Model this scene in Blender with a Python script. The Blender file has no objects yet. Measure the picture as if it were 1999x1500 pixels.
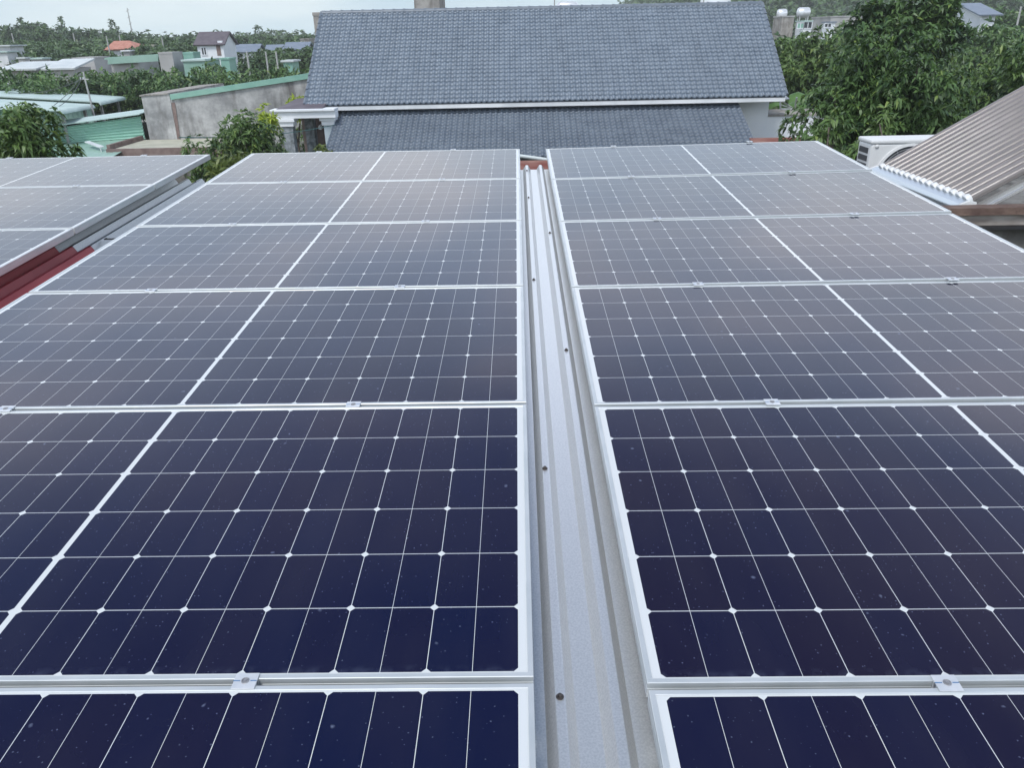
import bpy, math, random
import numpy as np
from mathutils import Matrix, Vector

S = bpy.context.scene
COL = S.collection
rad = math.radians

# ------------------------------------------------------------------ camera
FPX, CPX, CPY = 1532.62, 1000.0, 750.0           # focal length and centre in photo pixels
PITCH, YAW, ROLL = 0.46597, -0.01406, -0.02228   # relative to the plane of the solar panels
TILT = rad(2.5)                                  # the panel roof rises this much going away
CW = np.array([0.0, 0.0, 5.6])                   # eye, metres above the ground
P0 = np.array([-0.01264, 1.07849, 1.10752])      # the eye in panel-plane coordinates
c, s = math.cos(TILT), math.sin(TILT)
M3 = np.array([[1, 0, 0], [0, c, -s], [0, s, c]])


def cam_axes():
    cp, sp, cy, sy = math.cos(PITCH), math.sin(PITCH), math.cos(YAW), math.sin(YAW)
    f = np.array([sy * cp, cy * cp, -sp]); rt = np.array([cy, -sy, 0.0]); up = np.cross(rt, f)
    r2 = rt * math.cos(ROLL) + up * math.sin(ROLL)
    u2 = -rt * math.sin(ROLL) + up * math.cos(ROLL)
    return M3 @ r2, M3 @ u2, M3 @ f


RT, UP, FW = cam_axes()
cam = bpy.data.cameras.new('camera')
cam.sensor_width = 36.0
cam.lens = 36.0 * FPX / 1999.0
cam.clip_start, cam.clip_end = 0.05, 6000
camo = bpy.data.objects.new('camera', cam); COL.objects.link(camo)
m = Matrix.Identity(4)
for i in range(3):
    m[i][0], m[i][1], m[i][2], m[i][3] = RT[i], UP[i], -FW[i], CW[i]
camo.matrix_world = m
S.camera = camo

# ------------------------------------------------------------------ light
SUN_EL, SUN_AZ = rad(58), rad(202)               # behind the viewer's left shoulder, high
W = bpy.data.worlds.new("World"); S.world = W; W.use_nodes = True
nt = W.node_tree; nt.nodes.clear()
out = nt.nodes.new('ShaderNodeOutputWorld'); bg = nt.nodes.new('ShaderNodeBackground')
sky = nt.nodes.new('ShaderNodeTexSky'); sky.sky_type = 'NISHITA'; sky.sun_disc = False
sky.sun_elevation = SUN_EL; sky.sun_rotation = SUN_AZ; sky.dust_density = 4; sky.air_density = 1.0
tc = nt.nodes.new('ShaderNodeTexCoord')
sep = nt.nodes.new('ShaderNodeSeparateXYZ'); nt.links.new(tc.outputs['Generated'], sep.inputs[0])
ramp = nt.nodes.new('ShaderNodeValToRGB')        # cyan-white horizon, bright band above, dark blue zenith, shaped for the panel reflections
ramp.color_ramp.elements[0].position = 0.0; ramp.color_ramp.elements[0].color = (.90, 1.06, 1.12, 1)
ramp.color_ramp.elements[1].position = 1.0; ramp.color_ramp.elements[1].color = (.16, .25, .36, 1)
for zp, cl in ((.10, (1.04, 1.13, 1.16)), (.22, (1.68, 1.72, 1.78)), (.36, (1.68, 1.74, 1.94)), (.44, (1.58, 1.64, 1.90)), (.50, (1.05, 1.10, 1.36)), (.56, (.60, .65, .88)), (.66, (.36, .43, .62)), (.80, (.20, .28, .44))):
    e = ramp.color_ramp.elements.new(zp); e.color = (*cl, 1)
nt.links.new(sep.outputs['Z'], ramp.inputs['Fac'])
mp = nt.nodes.new('ShaderNodeMapping'); mp.inputs['Scale'].default_value = (1.4, 1.4, 5)
nt.links.new(tc.outputs['Generated'], mp.inputs['Vector'])
nz = nt.nodes.new('ShaderNodeTexNoise'); nz.inputs['Scale'].default_value = 2.2; nz.inputs['Detail'].default_value = 6
nt.links.new(mp.outputs['Vector'], nz.inputs['Vector'])
cr = nt.nodes.new('ShaderNodeMapRange'); cr.inputs['From Min'].default_value = .3; cr.inputs['From Max'].default_value = .7
cr.inputs['To Min'].default_value = 7.7; cr.inputs['To Max'].default_value = 10.3
nt.links.new(nz.outputs['Fac'], cr.inputs['Value'])
cm = nt.nodes.new('ShaderNodeMapRange'); cm.inputs['From Min'].default_value = .40; cm.inputs['From Max'].default_value = .62   # breaks of pale blue
nt.links.new(nz.outputs['Fac'], cm.inputs['Value'])
cx = nt.nodes.new('ShaderNodeMix'); cx.data_type = 'RGBA'; cx.blend_type = 'MULTIPLY'; cx.inputs['B'].default_value = (.80, .92, 1.02, 1)
inv = nt.nodes.new('ShaderNodeMath'); inv.operation = 'SUBTRACT'; inv.inputs[0].default_value = 1; nt.links.new(cm.outputs['Result'], inv.inputs[1])
nt.links.new(inv.outputs[0], cx.inputs['Factor']); nt.links.new(ramp.outputs['Color'], cx.inputs['A'])
vm = nt.nodes.new('ShaderNodeVectorMath'); vm.operation = 'SCALE'
nt.links.new(cx.outputs['Result'], vm.inputs[0]); nt.links.new(cr.outputs['Result'], vm.inputs['Scale'])
mx = nt.nodes.new('ShaderNodeMix'); mx.data_type = 'RGBA'; mx.inputs['Factor'].default_value = 0.86
nt.links.new(sky.outputs['Color'], mx.inputs['A']); nt.links.new(vm.outputs['Vector'], mx.inputs['B'])
nt.links.new(mx.outputs['Result'], bg.inputs['Color']); bg.inputs['Strength'].default_value = 0.1
nt.links.new(bg.outputs['Background'], out.inputs['Surface'])

sl = bpy.data.lights.new('sun', 'SUN'); sl.energy = 2.5; sl.angle = rad(18); sl.color = (1, .98, .95)
so = bpy.data.objects.new('sun', sl); COL.objects.link(so)
sd = Vector((math.sin(SUN_AZ) * math.cos(SUN_EL), math.cos(SUN_AZ) * math.cos(SUN_EL), math.sin(SUN_EL)))
so.rotation_euler = sd.to_track_quat('Z', 'Y').to_euler(); so.location = (0, 0, 60)

S.cycles.volume_bounces = 2
S.view_settings.view_transform = 'Standard'; S.view_settings.look = 'None'
S.view_settings.exposure = 0.08; S.view_settings.gamma = 1.0

# ------------------------------------------------------------------ helpers
def at(px, py, Y):
    """the point at distance Y ahead of the eye on the line of sight of a photo pixel (used to measure the place)"""
    q = FW + RT * (px - CPX) / FPX - UP * (py - CPY) / FPX
    return CW + q * (Y / q[1])


def P2W(p):
    return M3 @ (np.array(p, float) - P0) + CW


def tag(o, label=None, cat=None, group=None, kind=None):
    if label: o['label'] = label
    if cat: o['category'] = cat
    if group: o['group'] = group
    if kind: o['kind'] = kind
    return o


def empty(name, loc=(0, 0, 0), rz=0.0):
    o = bpy.data.objects.new(name, None); COL.objects.link(o)
    o.location = Vector([float(v) for v in loc]); o.rotation_euler = (0, 0, rz); o.empty_display_size = .2
    return o


def copy_tree(o, parent=None):
    r = o.copy(); COL.objects.link(r)
    if parent is not None:
        r.parent = parent
    for ch in [x for x in COL.objects if x.parent == o]:
        copy_tree(ch, r)
    return r


class MB:
    def __init__(self):
        self.v, self.f, self.mi = [], [], []

    def add(self, vs, fs, mi=0):
        b = len(self.v)
        self.v += [tuple(float(a) for a in p) for p in vs]
        self.f += [tuple(b + i for i in f) for f in fs]
        self.mi += [mi] * len(fs)
        return self

    def box(self, x0, x1, y0, y1, z0, z1, mi=0):
        vs = [(x, y, z) for z in (z0, z1) for y in (y0, y1) for x in (x0, x1)]
        return self.add(vs, [(0, 2, 3, 1), (4, 5, 7, 6), (0, 1, 5, 4), (2, 6, 7, 3), (0, 4, 6, 2), (1, 3, 7, 5)], mi)

    def hexa(self, p, mi=0):
        """8 corners: bottom four then top four, same order"""
        return self.add(p, [(3, 2, 1, 0), (4, 5, 6, 7), (0, 1, 5, 4), (1, 2, 6, 5), (2, 3, 7, 6), (3, 0, 4, 7)], mi)

    def slab(self, q, t, mi=0):
        """a quad (4 points, counter-clockwise from above) given thickness t downwards along its normal"""
        q = [np.array(p, float) for p in q]
        n = np.cross(q[1] - q[0], q[3] - q[0]); n /= np.linalg.norm(n)
        return self.hexa([p - n * t for p in q] + q, mi)

    def prism(self, prof, y0, y1, mi=0):
        """profile in x,z extruded along y"""
        n = len(prof)
        vs = [(x, y0, z) for x, z in prof] + [(x, y1, z) for x, z in prof]
        fs = [(i, (i + 1) % n, n + (i + 1) % n, n + i) for i in range(n)] + [tuple(range(n - 1, -1, -1)), tuple(range(n, 2 * n))]
        return self.add(vs, fs, mi)

    def tube(self, pts, r, n=10, cap=True, mi=0):
        pts = [np.array(p, float) for p in pts]
        rs = r if isinstance(r, (list, tuple)) else [r] * len(pts)
        vs, fs = [], []
        for i, p in enumerate(pts):
            d = pts[min(i + 1, len(pts) - 1)] - pts[max(i - 1, 0)]; d /= np.linalg.norm(d)
            a = np.array([0, 0, 1.0]) if abs(d[2]) < .9 else np.array([1.0, 0, 0])
            u = np.cross(d, a); u /= np.linalg.norm(u); w = np.cross(d, u)
            for k in range(n):
                t = 2 * math.pi * k / n
                vs.append(p + (u * math.cos(t) + w * math.sin(t)) * rs[i])
        for i in range(len(pts) - 1):
            for k in range(n):
                fs.append((i * n + k, i * n + (k + 1) % n, (i + 1) * n + (k + 1) % n, (i + 1) * n + k))
        if cap:
            fs.append(tuple(range(n - 1, -1, -1))); fs.append(tuple(range((len(pts) - 1) * n, len(pts) * n)))
        return self.add(vs, fs, mi)

    def lathe(self, prof, ctr, axis=2, n=20, mi=0):
        """profile (radius, height) round an axis through ctr"""
        vs, fs = [], []
        for r, h in prof:
            for k in range(n):
                t = 2 * math.pi * k / n
                a, b = r * math.cos(t), r * math.sin(t)
                p = {2: (a, b, h), 1: (a, h, b), 0: (h, a, b)}[axis]
                vs.append([ctr[j] + p[j] for j in range(3)])
        for i in range(len(prof) - 1):
            for k in range(n):
                fs.append((i * n + k, i * n + (k + 1) % n, (i + 1) * n + (k + 1) % n, (i + 1) * n + k))
        fs.append(tuple(range(n - 1, -1, -1))); fs.append(tuple(range((len(prof) - 1) * n, len(prof) * n)))
        return self.add(vs, fs, mi)

    def mesh(self, name, mats, smooth=False):
        me = bpy.data.meshes.new(name)
        me.from_pydata(self.v, [], self.f)
        for mt in (mats if isinstance(mats, (list, tuple)) else [mats]): me.materials.append(mt)
        me.polygons.foreach_set('material_index', self.mi)
        if smooth: me.polygons.foreach_set('use_smooth', [True] * len(self.f))
        me.update()
        return me

    def build(self, name, mats, parent=None, smooth=False, bevel=0.0, angle=None):
        me = self.mesh(name, mats, smooth)
        o = bpy.data.objects.new(name, me); COL.objects.link(o)
        if parent is not None:
            o.parent = parent
            if not parent.get('_local'):
                o.matrix_parent_inverse = parent_inv(parent)
        if bevel:
            b = o.modifiers.new('bevel', 'BEVEL'); b.width = bevel; b.segments = 2; b.limit_method = 'ANGLE'; b.angle_limit = rad(40)
        if smooth and angle:
            me.set_sharp_from_angle(angle=rad(angle))
        return o


def parent_inv(o):
    mm = Matrix.LocRotScale(o.location, o.rotation_euler, o.scale)
    p = o.parent
    while p is not None:
        mm = Matrix.LocRotScale(p.location, p.rotation_euler, p.scale) @ o.matrix_parent_inverse @ mm
        p = p.parent
    return mm.inverted()


def part(name, mats, parent, fn, **k):
    """a part whose shape is given in world coordinates"""
    mb = MB(); fn(mb)
    return mb.build(name, mats, parent, **k)

# ------------------------------------------------------------------ materials
def node_mat(name):
    mt = bpy.data.materials.new(name); mt.use_nodes = True
    n = mt.node_tree; b = n.nodes['Principled BSDF']
    return mt, n, b


def pm(name, c1, c2=None, scale=4.0, rough=.6, metal=0.0, bump=0.0, bscale=None, ior=1.5, detail=6, stretch=(1, 1, 1), lo=.35, hi=.65):
    mt, n, b = node_mat(name)
    b.inputs['Roughness'].default_value = rough; b.inputs['Metallic'].default_value = metal; b.inputs['IOR'].default_value = ior
    b.inputs['Base Color'].default_value = (*c1, 1)
    if c2 is not None or bump:
        t = n.nodes.new('ShaderNodeTexCoord'); mpn = n.nodes.new('ShaderNodeMapping'); mpn.inputs['Scale'].default_value = stretch
        n.links.new(t.outputs['Object'], mpn.inputs['Vector'])
    if c2 is not None:
        z = n.nodes.new('ShaderNodeTexNoise'); z.inputs['Scale'].default_value = scale; z.inputs['Detail'].default_value = detail
        n.links.new(mpn.outputs['Vector'], z.inputs['Vector'])
        r = n.nodes.new('ShaderNodeValToRGB'); r.color_ramp.elements[0].position = lo; r.color_ramp.elements[1].position = hi
        r.color_ramp.elements[0].color = (*c1, 1); r.color_ramp.elements[1].color = (*c2, 1)
        n.links.new(z.outputs['Fac'], r.inputs['Fac']); n.links.new(r.outputs['Color'], b.inputs['Base Color'])
    if bump:
        z2 = n.nodes.new('ShaderNodeTexNoise'); z2.inputs['Scale'].default_value = bscale or scale * 6; z2.inputs['Detail'].default_value = 4
        n.links.new(mpn.outputs['Vector'], z2.inputs['Vector'])
        bp = n.nodes.new('ShaderNodeBump'); bp.inputs['Strength'].default_value = bump; bp.inputs['Distance'].default_value = .02
        n.links.new(z2.outputs['Fac'], bp.inputs['Height']); n.links.new(bp.outputs['Normal'], b.inputs['Normal'])
    return mt


def concrete(name, light, dark, stain, zs=.35, sc=1.0):
    """rendered concrete with blotches and streaks that run down it"""
    mt, n, b = node_mat(name); b.inputs['Roughness'].default_value = .9; b.inputs['Specular IOR Level'].default_value = .2
    t = n.nodes.new('ShaderNodeTexCoord')
    def noise(scl, st, det=7, rg=.6):
        mpn = n.nodes.new('ShaderNodeMapping'); mpn.inputs['Scale'].default_value = st; n.links.new(t.outputs['Object'], mpn.inputs['Vector'])
        z = n.nodes.new('ShaderNodeTexNoise'); z.inputs['Scale'].default_value = scl; z.inputs['Detail'].default_value = det; z.inputs['Roughness'].default_value = rg
        n.links.new(mpn.outputs['Vector'], z.inputs['Vector']); return z.outputs['Fac']
    def rp(f, lo, hi, a, bb):
        r = n.nodes.new('ShaderNodeValToRGB'); r.color_ramp.elements[0].position = lo; r.color_ramp.elements[1].position = hi
        r.color_ramp.elements[0].color = (*a, 1); r.color_ramp.elements[1].color = (*bb, 1); n.links.new(f, r.inputs['Fac']); return r.outputs['Color']
    base = rp(noise(.9 * sc, (1, 1, 1.3)), .40, .60, dark, light)
    msk = rp(noise(1.6 * sc, (1.6, 1.6, zs)), .5, .72, (0, 0, 0), (1, 1, 1))
    mixn = n.nodes.new('ShaderNodeMix'); mixn.data_type = 'RGBA'
    n.links.new(msk, mixn.inputs['Factor']); n.links.new(base, mixn.inputs['A']); mixn.inputs['B'].default_value = (*stain, 1)
    fine = rp(noise(14 * sc, (1, 1, 1)), .3, .7, (.8, .8, .8), (1, 1, 1))
    mu = n.nodes.new('ShaderNodeMix'); mu.data_type = 'RGBA'; mu.blend_type = 'MULTIPLY'; mu.inputs['Factor'].default_value = 1
    n.links.new(mixn.outputs['Result'], mu.inputs['A']); n.links.new(fine, mu.inputs['B'])
    n.links.new(mu.outputs['Result'], b.inputs['Base Color'])
    return mt


def leaf_mat(name, dark, light, fresh=None, freshness=.0, rough=.45, trans=.22, nsc=.9):
    mt, n, b = node_mat(name)
    g = n.nodes.new('ShaderNodeNewGeometry'); oi = n.nodes.new('ShaderNodeObjectInfo'); t = n.nodes.new('ShaderNodeTexCoord')
    z = n.nodes.new('ShaderNodeTexNoise'); z.inputs['Scale'].default_value = nsc; z.inputs['Detail'].default_value = 3
    n.links.new(t.outputs['Object'], z.inputs['Vector'])
    a = n.nodes.new('ShaderNodeMath'); a.operation = 'MULTIPLY_ADD'; a.inputs[1].default_value = .55
    zc = n.nodes.new('ShaderNodeMath'); zc.operation = 'MULTIPLY_ADD'; zc.inputs[1].default_value = 1.9; zc.inputs[2].default_value = -.45; n.links.new(z.outputs['Fac'], zc.inputs[0])
    n.links.new(g.outputs['Random Per Island'], a.inputs[0]); n.links.new(zc.outputs[0], a.inputs[2])
    a2 = n.nodes.new('ShaderNodeMath'); a2.operation = 'MULTIPLY_ADD'; a2.inputs[1].default_value = .25
    n.links.new(oi.outputs['Random'], a2.inputs[0]); n.links.new(a.outputs[0], a2.inputs[2])
    r = n.nodes.new('ShaderNodeValToRGB'); r.color_ramp.elements[0].position = .55; r.color_ramp.elements[1].position = 1.1 if not fresh else 1.0
    r.color_ramp.elements[0].color = (*dark, 1); r.color_ramp.elements[1].color = (*light, 1)
    n.links.new(a2.outputs[0], r.inputs['Fac'])
    colr = r.outputs['Color']
    if fresh:
        gt = n.nodes.new('ShaderNodeMath'); gt.operation = 'LESS_THAN'; gt.inputs[1].default_value = freshness
        n.links.new(g.outputs['Random Per Island'], gt.inputs[0])
        mm = n.nodes.new('ShaderNodeMix'); mm.data_type = 'RGBA'; n.links.new(gt.outputs[0], mm.inputs['Factor'])
        n.links.new(colr, mm.inputs['A']); mm.inputs['B'].default_value = (*fresh, 1); colr = mm.outputs['Result']
    n.links.new(colr, b.inputs['Base Color']); b.inputs['Roughness'].default_value = rough
    tr = n.nodes.new('ShaderNodeBsdfTranslucent'); n.links.new(colr, tr.inputs['Color'])
    ms = n.nodes.new('ShaderNodeMixShader'); ms.inputs[0].default_value = trans
    n.links.new(b.outputs[0], ms.inputs[1]); n.links.new(tr.outputs[0], ms.inputs[2])
    n.links.new(ms.outputs[0], n.nodes['Material Output'].inputs['Surface'])
    return mt


def cell_mat():
    """dark blue silicon under textured glass, with dried rain spots"""
    mt, n, b = node_mat('solar_cell')
    g = n.nodes.new('ShaderNodeNewGeometry'); t = n.nodes.new('ShaderNodeTexCoord'); oi = n.nodes.new('ShaderNodeObjectInfo')
    r = n.nodes.new('ShaderNodeValToRGB')
    r.color_ramp.elements[0].color = (.0002, .0052, .038, 1); r.color_ramp.elements[1].color = (.0072, .0040, .020, 1)
    z0 = n.nodes.new('ShaderNodeTexNoise'); z0.inputs['Scale'].default_value = .9; z0.inputs['Detail'].default_value = 2; z0.noise_dimensions = '4D'
    n.links.new(t.outputs['Object'], z0.inputs['Vector'])
    wm = n.nodes.new('ShaderNodeMath'); wm.operation = 'MULTIPLY'; wm.inputs[1].default_value = 37; n.links.new(oi.outputs['Random'], wm.inputs[0]); n.links.new(wm.outputs[0], z0.inputs['W'])
    a = n.nodes.new('ShaderNodeMath'); a.operation = 'MULTIPLY_ADD'; a.inputs[1].default_value = .35; a.inputs[2].default_value = -.18
    n.links.new(g.outputs['Random Per Island'], a.inputs[0])
    a1 = n.nodes.new('ShaderNodeMath'); a1.operation = 'ADD'; n.links.new(a.outputs[0], a1.inputs[0]); n.links.new(z0.outputs['Fac'], a1.inputs[1])
    a3 = n.nodes.new('ShaderNodeMath'); a3.operation = 'MULTIPLY_ADD'; a3.inputs[1].default_value = .6; n.links.new(oi.outputs['Random'], a3.inputs[0]); n.links.new(a1.outputs[0], a3.inputs[2])
    a4 = n.nodes.new('ShaderNodeMath'); a4.operation = 'SUBTRACT'; a4.inputs[1].default_value = .3; n.links.new(a3.outputs[0], a4.inputs[0]); n.links.new(a4.outputs[0], r.inputs['Fac'])
    def spots(scale, thr, seed, keep):
        mpn = n.nodes.new('ShaderNodeVectorMath'); mpn.operation = 'ADD'
        off = n.nodes.new('ShaderNodeVectorMath'); off.operation = 'SCALE'; off.inputs[0].default_value = (13 + seed, 7, 3); n.links.new(oi.outputs['Random'], off.inputs['Scale'])
        n.links.new(t.outputs['Object'], mpn.inputs[0]); n.links.new(off.outputs['Vector'], mpn.inputs[1])
        w = n.nodes.new('ShaderNodeTexNoise'); w.inputs['Scale'].default_value = scale * 2.2; n.links.new(mpn.outputs['Vector'], w.inputs['Vector'])
        sc_ = n.nodes.new('ShaderNodeVectorMath'); sc_.operation = 'SCALE'; sc_.inputs['Scale'].default_value = .3 / scale; n.links.new(w.outputs['Color'], sc_.inputs[0])
        ad = n.nodes.new('ShaderNodeVectorMath'); ad.operation = 'ADD'; n.links.new(mpn.outputs['Vector'], ad.inputs[0]); n.links.new(sc_.outputs['Vector'], ad.inputs[1])
        v = n.nodes.new('ShaderNodeTexVoronoi'); v.inputs['Scale'].default_value = scale; n.links.new(ad.outputs['Vector'], v.inputs['Vector'])
        se = n.nodes.new('ShaderNodeSeparateColor'); n.links.new(v.outputs['Color'], se.inputs[0])
        lim = n.nodes.new('ShaderNodeMath'); lim.operation = 'MULTIPLY'; lim.inputs[1].default_value = thr; n.links.new(se.outputs['Green'], lim.inputs[0])
        mr = n.nodes.new('ShaderNodeMapRange'); mr.inputs['To Min'].default_value = 1; mr.inputs['To Max'].default_value = 0
        mr.inputs['From Min'].default_value = 0; n.links.new(v.outputs['Distance'], mr.inputs['Value']); n.links.new(lim.outputs[0], mr.inputs['From Max'])
        kp = n.nodes.new('ShaderNodeMath'); kp.operation = 'LESS_THAN'; kp.inputs[1].default_value = keep; n.links.new(se.outputs['Red'], kp.inputs[0])
        ml = n.nodes.new('ShaderNodeMath'); ml.operation = 'MULTIPLY'; n.links.new(mr.outputs['Result'], ml.inputs[0]); n.links.new(kp.outputs[0], ml.inputs[1])
        return ml.outputs[0]
    s1, s2 = spots(95, .20, 0, .80), spots(21, .13, 5, .36)
    mxx = n.nodes.new('ShaderNodeMath'); mxx.operation = 'MAXIMUM'; n.links.new(s1, mxx.inputs[0]); n.links.new(s2, mxx.inputs[1])
    ml = n.nodes.new('ShaderNodeMath'); ml.operation = 'MULTIPLY'; ml.inputs[1].default_value = .55; ml.use_clamp = True; n.links.new(mxx.outputs[0], ml.inputs[0])
    dm = n.nodes.new('ShaderNodeMix'); dm.data_type = 'RGBA'; n.links.new(ml.outputs[0], dm.inputs['Factor']); n.links.new(r.outputs['Color'], dm.inputs['A'])
    dm.inputs['B'].default_value = (.22, .26, .38, 1)
    # grime gathered along the lower edge of the glass
    sy = n.nodes.new('ShaderNodeSeparateXYZ'); n.links.new(t.outputs['Object'], sy.inputs[0])
    ey = n.nodes.new('ShaderNodeMapRange'); ey.inputs['From Min'].default_value = .034; ey.inputs['From Max'].default_value = .012; n.links.new(sy.outputs['Y'], ey.inputs['Value'])
    en = n.nodes.new('ShaderNodeTexNoise'); en.inputs['Scale'].default_value = 34; en.inputs['Detail'].default_value = 5; n.links.new(t.outputs['Object'], en.inputs['Vector'])
    er = n.nodes.new('ShaderNodeMapRange'); er.inputs['From Min'].default_value = .46; er.inputs['From Max'].default_value = .72; er.inputs['To Max'].default_value = .16; n.links.new(en.outputs['Fac'], er.inputs['Value'])
    em = n.nodes.new('ShaderNodeMath'); em.operation = 'MULTIPLY'; n.links.new(ey.outputs['Result'], em.inputs[0]); n.links.new(er.outputs['Result'], em.inputs[1])
    sm_ = n.nodes.new('ShaderNodeMath'); sm_.operation = 'MAXIMUM'; n.links.new(ml.outputs[0], sm_.inputs[0]); n.links.new(em.outputs[0], sm_.inputs[1]); n.links.new(sm_.outputs[0], dm.inputs['Factor'])
    # a thin even film of dust
    film = n.nodes.new('ShaderNodeMix'); film.data_type = 'RGBA'; fz = n.nodes.new('ShaderNodeTexNoise'); fz.inputs['Scale'].default_value = 3.5; fz.inputs['Detail'].default_value = 6
    fmp = n.nodes.new('ShaderNodeMapping'); fmp.inputs['Scale'].default_value = (2.2, .7, 1); n.links.new(t.outputs['Object'], fmp.inputs['Vector']); n.links.new(fmp.outputs['Vector'], fz.inputs['Vector'])
    fr_ = n.nodes.new('ShaderNodeMapRange'); fr_.inputs['From Min'].default_value = .38; fr_.inputs['From Max'].default_value = .75; fr_.inputs['To Min'].default_value = .001; fr_.inputs['To Max'].default_value = .016; n.links.new(fz.outputs['Fac'], fr_.inputs['Value']); n.links.new(fr_.outputs['Result'], film.inputs['Factor'])
    n.links.new(dm.outputs['Result'], film.inputs['A']); film.inputs['B'].default_value = (.4, .38, .35, 1)
    n.links.new(film.outputs['Result'], b.inputs['Base Color'])
    b.inputs['Roughness'].default_value = .08; b.inputs['IOR'].default_value = 1.40
    return mt


MT = {}
MT['cell'] = cell_mat()
MT['backsheet'] = pm('backsheet', (.62, .65, .66), rough=.1, ior=1.40)
MT['frame'] = pm('anodised_aluminium', (.55, .59, .60), (.63, .66, .67), scale=9, rough=.4, metal=.45)
MT['clamp'] = pm('clamp_aluminium', (.62, .65, .68), (.72, .74, .76), scale=40, rough=.4, metal=.4)
MT['bolt'] = pm('dark_steel', (.06, .055, .055), (.14, .12, .11), scale=120, rough=.45, metal=.7)
MT['zinc'] = pm('zinc_bolt', (.30, .30, .31), (.44, .44, .45), scale=150, rough=.4, metal=.6)
MT['blue_mark'] = pm('blue_marker', (.05, .16, .34), rough=.7)
MT['scrap_shadow'] = pm('black_scrap_and_shadow', (.02, .02, .022), rough=.8)  # black of the roof scrap and of the painted shadow strip
MT['silver'] = pm('galvalume', (.665, .675, .675), (.79, .795, .79), scale=230, rough=.31, metal=.72, bump=.03, bscale=420, detail=3)
MT['dull_shaded_silver'] = pm('dull_shaded_galvalume', (.36, .39, .41), (.47, .50, .52), scale=160, rough=.4, metal=.65, bump=.03, bscale=420, detail=3)  # darker silver; shade between the arrays is put into the left sheet's colour
MT['red_sheet'] = pm('red_painted_sheet', (.36, .048, .06), (.46, .085, .095), scale=3, rough=.5, bump=.05, bscale=200)
MT['rust_roof'] = pm('rusty_red_sheet', (.16, .045, .035), (.28, .16, .13), scale=1.3, rough=.75, lo=.4, hi=.7)
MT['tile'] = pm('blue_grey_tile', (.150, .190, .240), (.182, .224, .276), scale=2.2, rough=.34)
def tile_tone(mt, wid=.18, dep=.1615):
    n = mt.node_tree; b = n.nodes['Principled BSDF']; old = b.inputs['Base Color'].links[0].from_socket
    t = n.nodes.new('ShaderNodeTexCoord'); sp = n.nodes.new('ShaderNodeSeparateXYZ'); n.links.new(t.outputs['Object'], sp.inputs[0])
    cb_ = n.nodes.new('ShaderNodeCombineXYZ')
    for ax, k in (('X', wid), ('Y', dep)):
        d = n.nodes.new('ShaderNodeMath'); d.operation = 'DIVIDE'; d.inputs[1].default_value = k; n.links.new(sp.outputs[ax], d.inputs[0])
        f = n.nodes.new('ShaderNodeMath'); f.operation = 'FLOOR'; n.links.new(d.outputs[0], f.inputs[0]); n.links.new(f.outputs[0], cb_.inputs[ax])
    wn = n.nodes.new('ShaderNodeTexWhiteNoise'); n.links.new(cb_.outputs[0], wn.inputs['Vector'])
    mp_ = n.nodes.new('ShaderNodeMapping'); mp_.inputs['Scale'].default_value = (1.6, .22, .22); n.links.new(t.outputs['Object'], mp_.inputs['Vector'])
    z = n.nodes.new('ShaderNodeTexNoise'); z.inputs['Scale'].default_value = 1.4; z.inputs['Detail'].default_value = 5; n.links.new(mp_.outputs['Vector'], z.inputs['Vector'])
    r1 = n.nodes.new('ShaderNodeMapRange'); r1.inputs['To Min'].default_value = .94; r1.inputs['To Max'].default_value = 1.05; n.links.new(wn.outputs['Value'], r1.inputs['Value'])
    r2 = n.nodes.new('ShaderNodeMapRange'); r2.inputs['From Min'].default_value = .3; r2.inputs['From Max'].default_value = .7; r2.inputs['To Min'].default_value = .93; r2.inputs['To Max'].default_value = 1.05; n.links.new(z.outputs['Fac'], r2.inputs['Value'])
    ml = n.nodes.new('ShaderNodeMath'); ml.operation = 'MULTIPLY'; n.links.new(r1.outputs['Result'], ml.inputs[0]); n.links.new(r2.outputs['Result'], ml.inputs[1])
    sc = n.nodes.new('ShaderNodeVectorMath'); sc.operation = 'SCALE'; n.links.new(old, sc.inputs[0]); n.links.new(ml.outputs[0], sc.inputs['Scale'])
    n.links.new(sc.outputs['Vector'], b.inputs['Base Color'])


tile_tone(MT['tile'])
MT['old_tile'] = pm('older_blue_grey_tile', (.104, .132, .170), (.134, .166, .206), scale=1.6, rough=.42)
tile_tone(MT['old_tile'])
MT['ridge'] = pm('blue_grey_ridge', (.13, .16, .20), (.17, .20, .235), scale=3, rough=.4)
MT['white'] = pm('white_paint', (.74, .78, .82), (.80, .83, .85), scale=1.2, rough=.7)
MT['white2'] = pm('old_white_paint', (.55, .58, .60), (.72, .74, .75), scale=1.0, rough=.75, stretch=(1, 1, .4))
MT['pale_blue'] = pm('pale_blue_paint', (.40, .49, .54), (.50, .58, .62), scale=2, rough=.75)
MT['stone'] = pm('grey_stone_cladding', (.10, .12, .13), (.30, .33, .35), scale=7, rough=.8, bump=.5, bscale=14)
MT['conc'] = concrete('stained_concrete', (.56, .565, .56), (.29, .297, .30), (.15, .145, .14), sc=.75)
MT['conc2'] = concrete('pale_concrete', (.44, .42, .39), (.30, .285, .265), (.19, .175, .16), sc=2.0)
MT['conc3'] = concrete('damp_concrete', (.22, .215, .20), (.12, .115, .105), (.06, .055, .05), sc=2.2, zs=1.2)
MT['conc_far'] = pm('far_render', (.33, .33, .325), (.47, .47, .46), scale=.5, rough=.9)
MT['green_flash'] = pm('green_flashing', (.20, .40, .33), (.26, .46, .38), scale=2, rough=.45)
MT['green_sheet'] = pm('green_sheet', (.25, .41, .34), (.31, .47, .40), scale=1.2, rough=.45)
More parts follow.
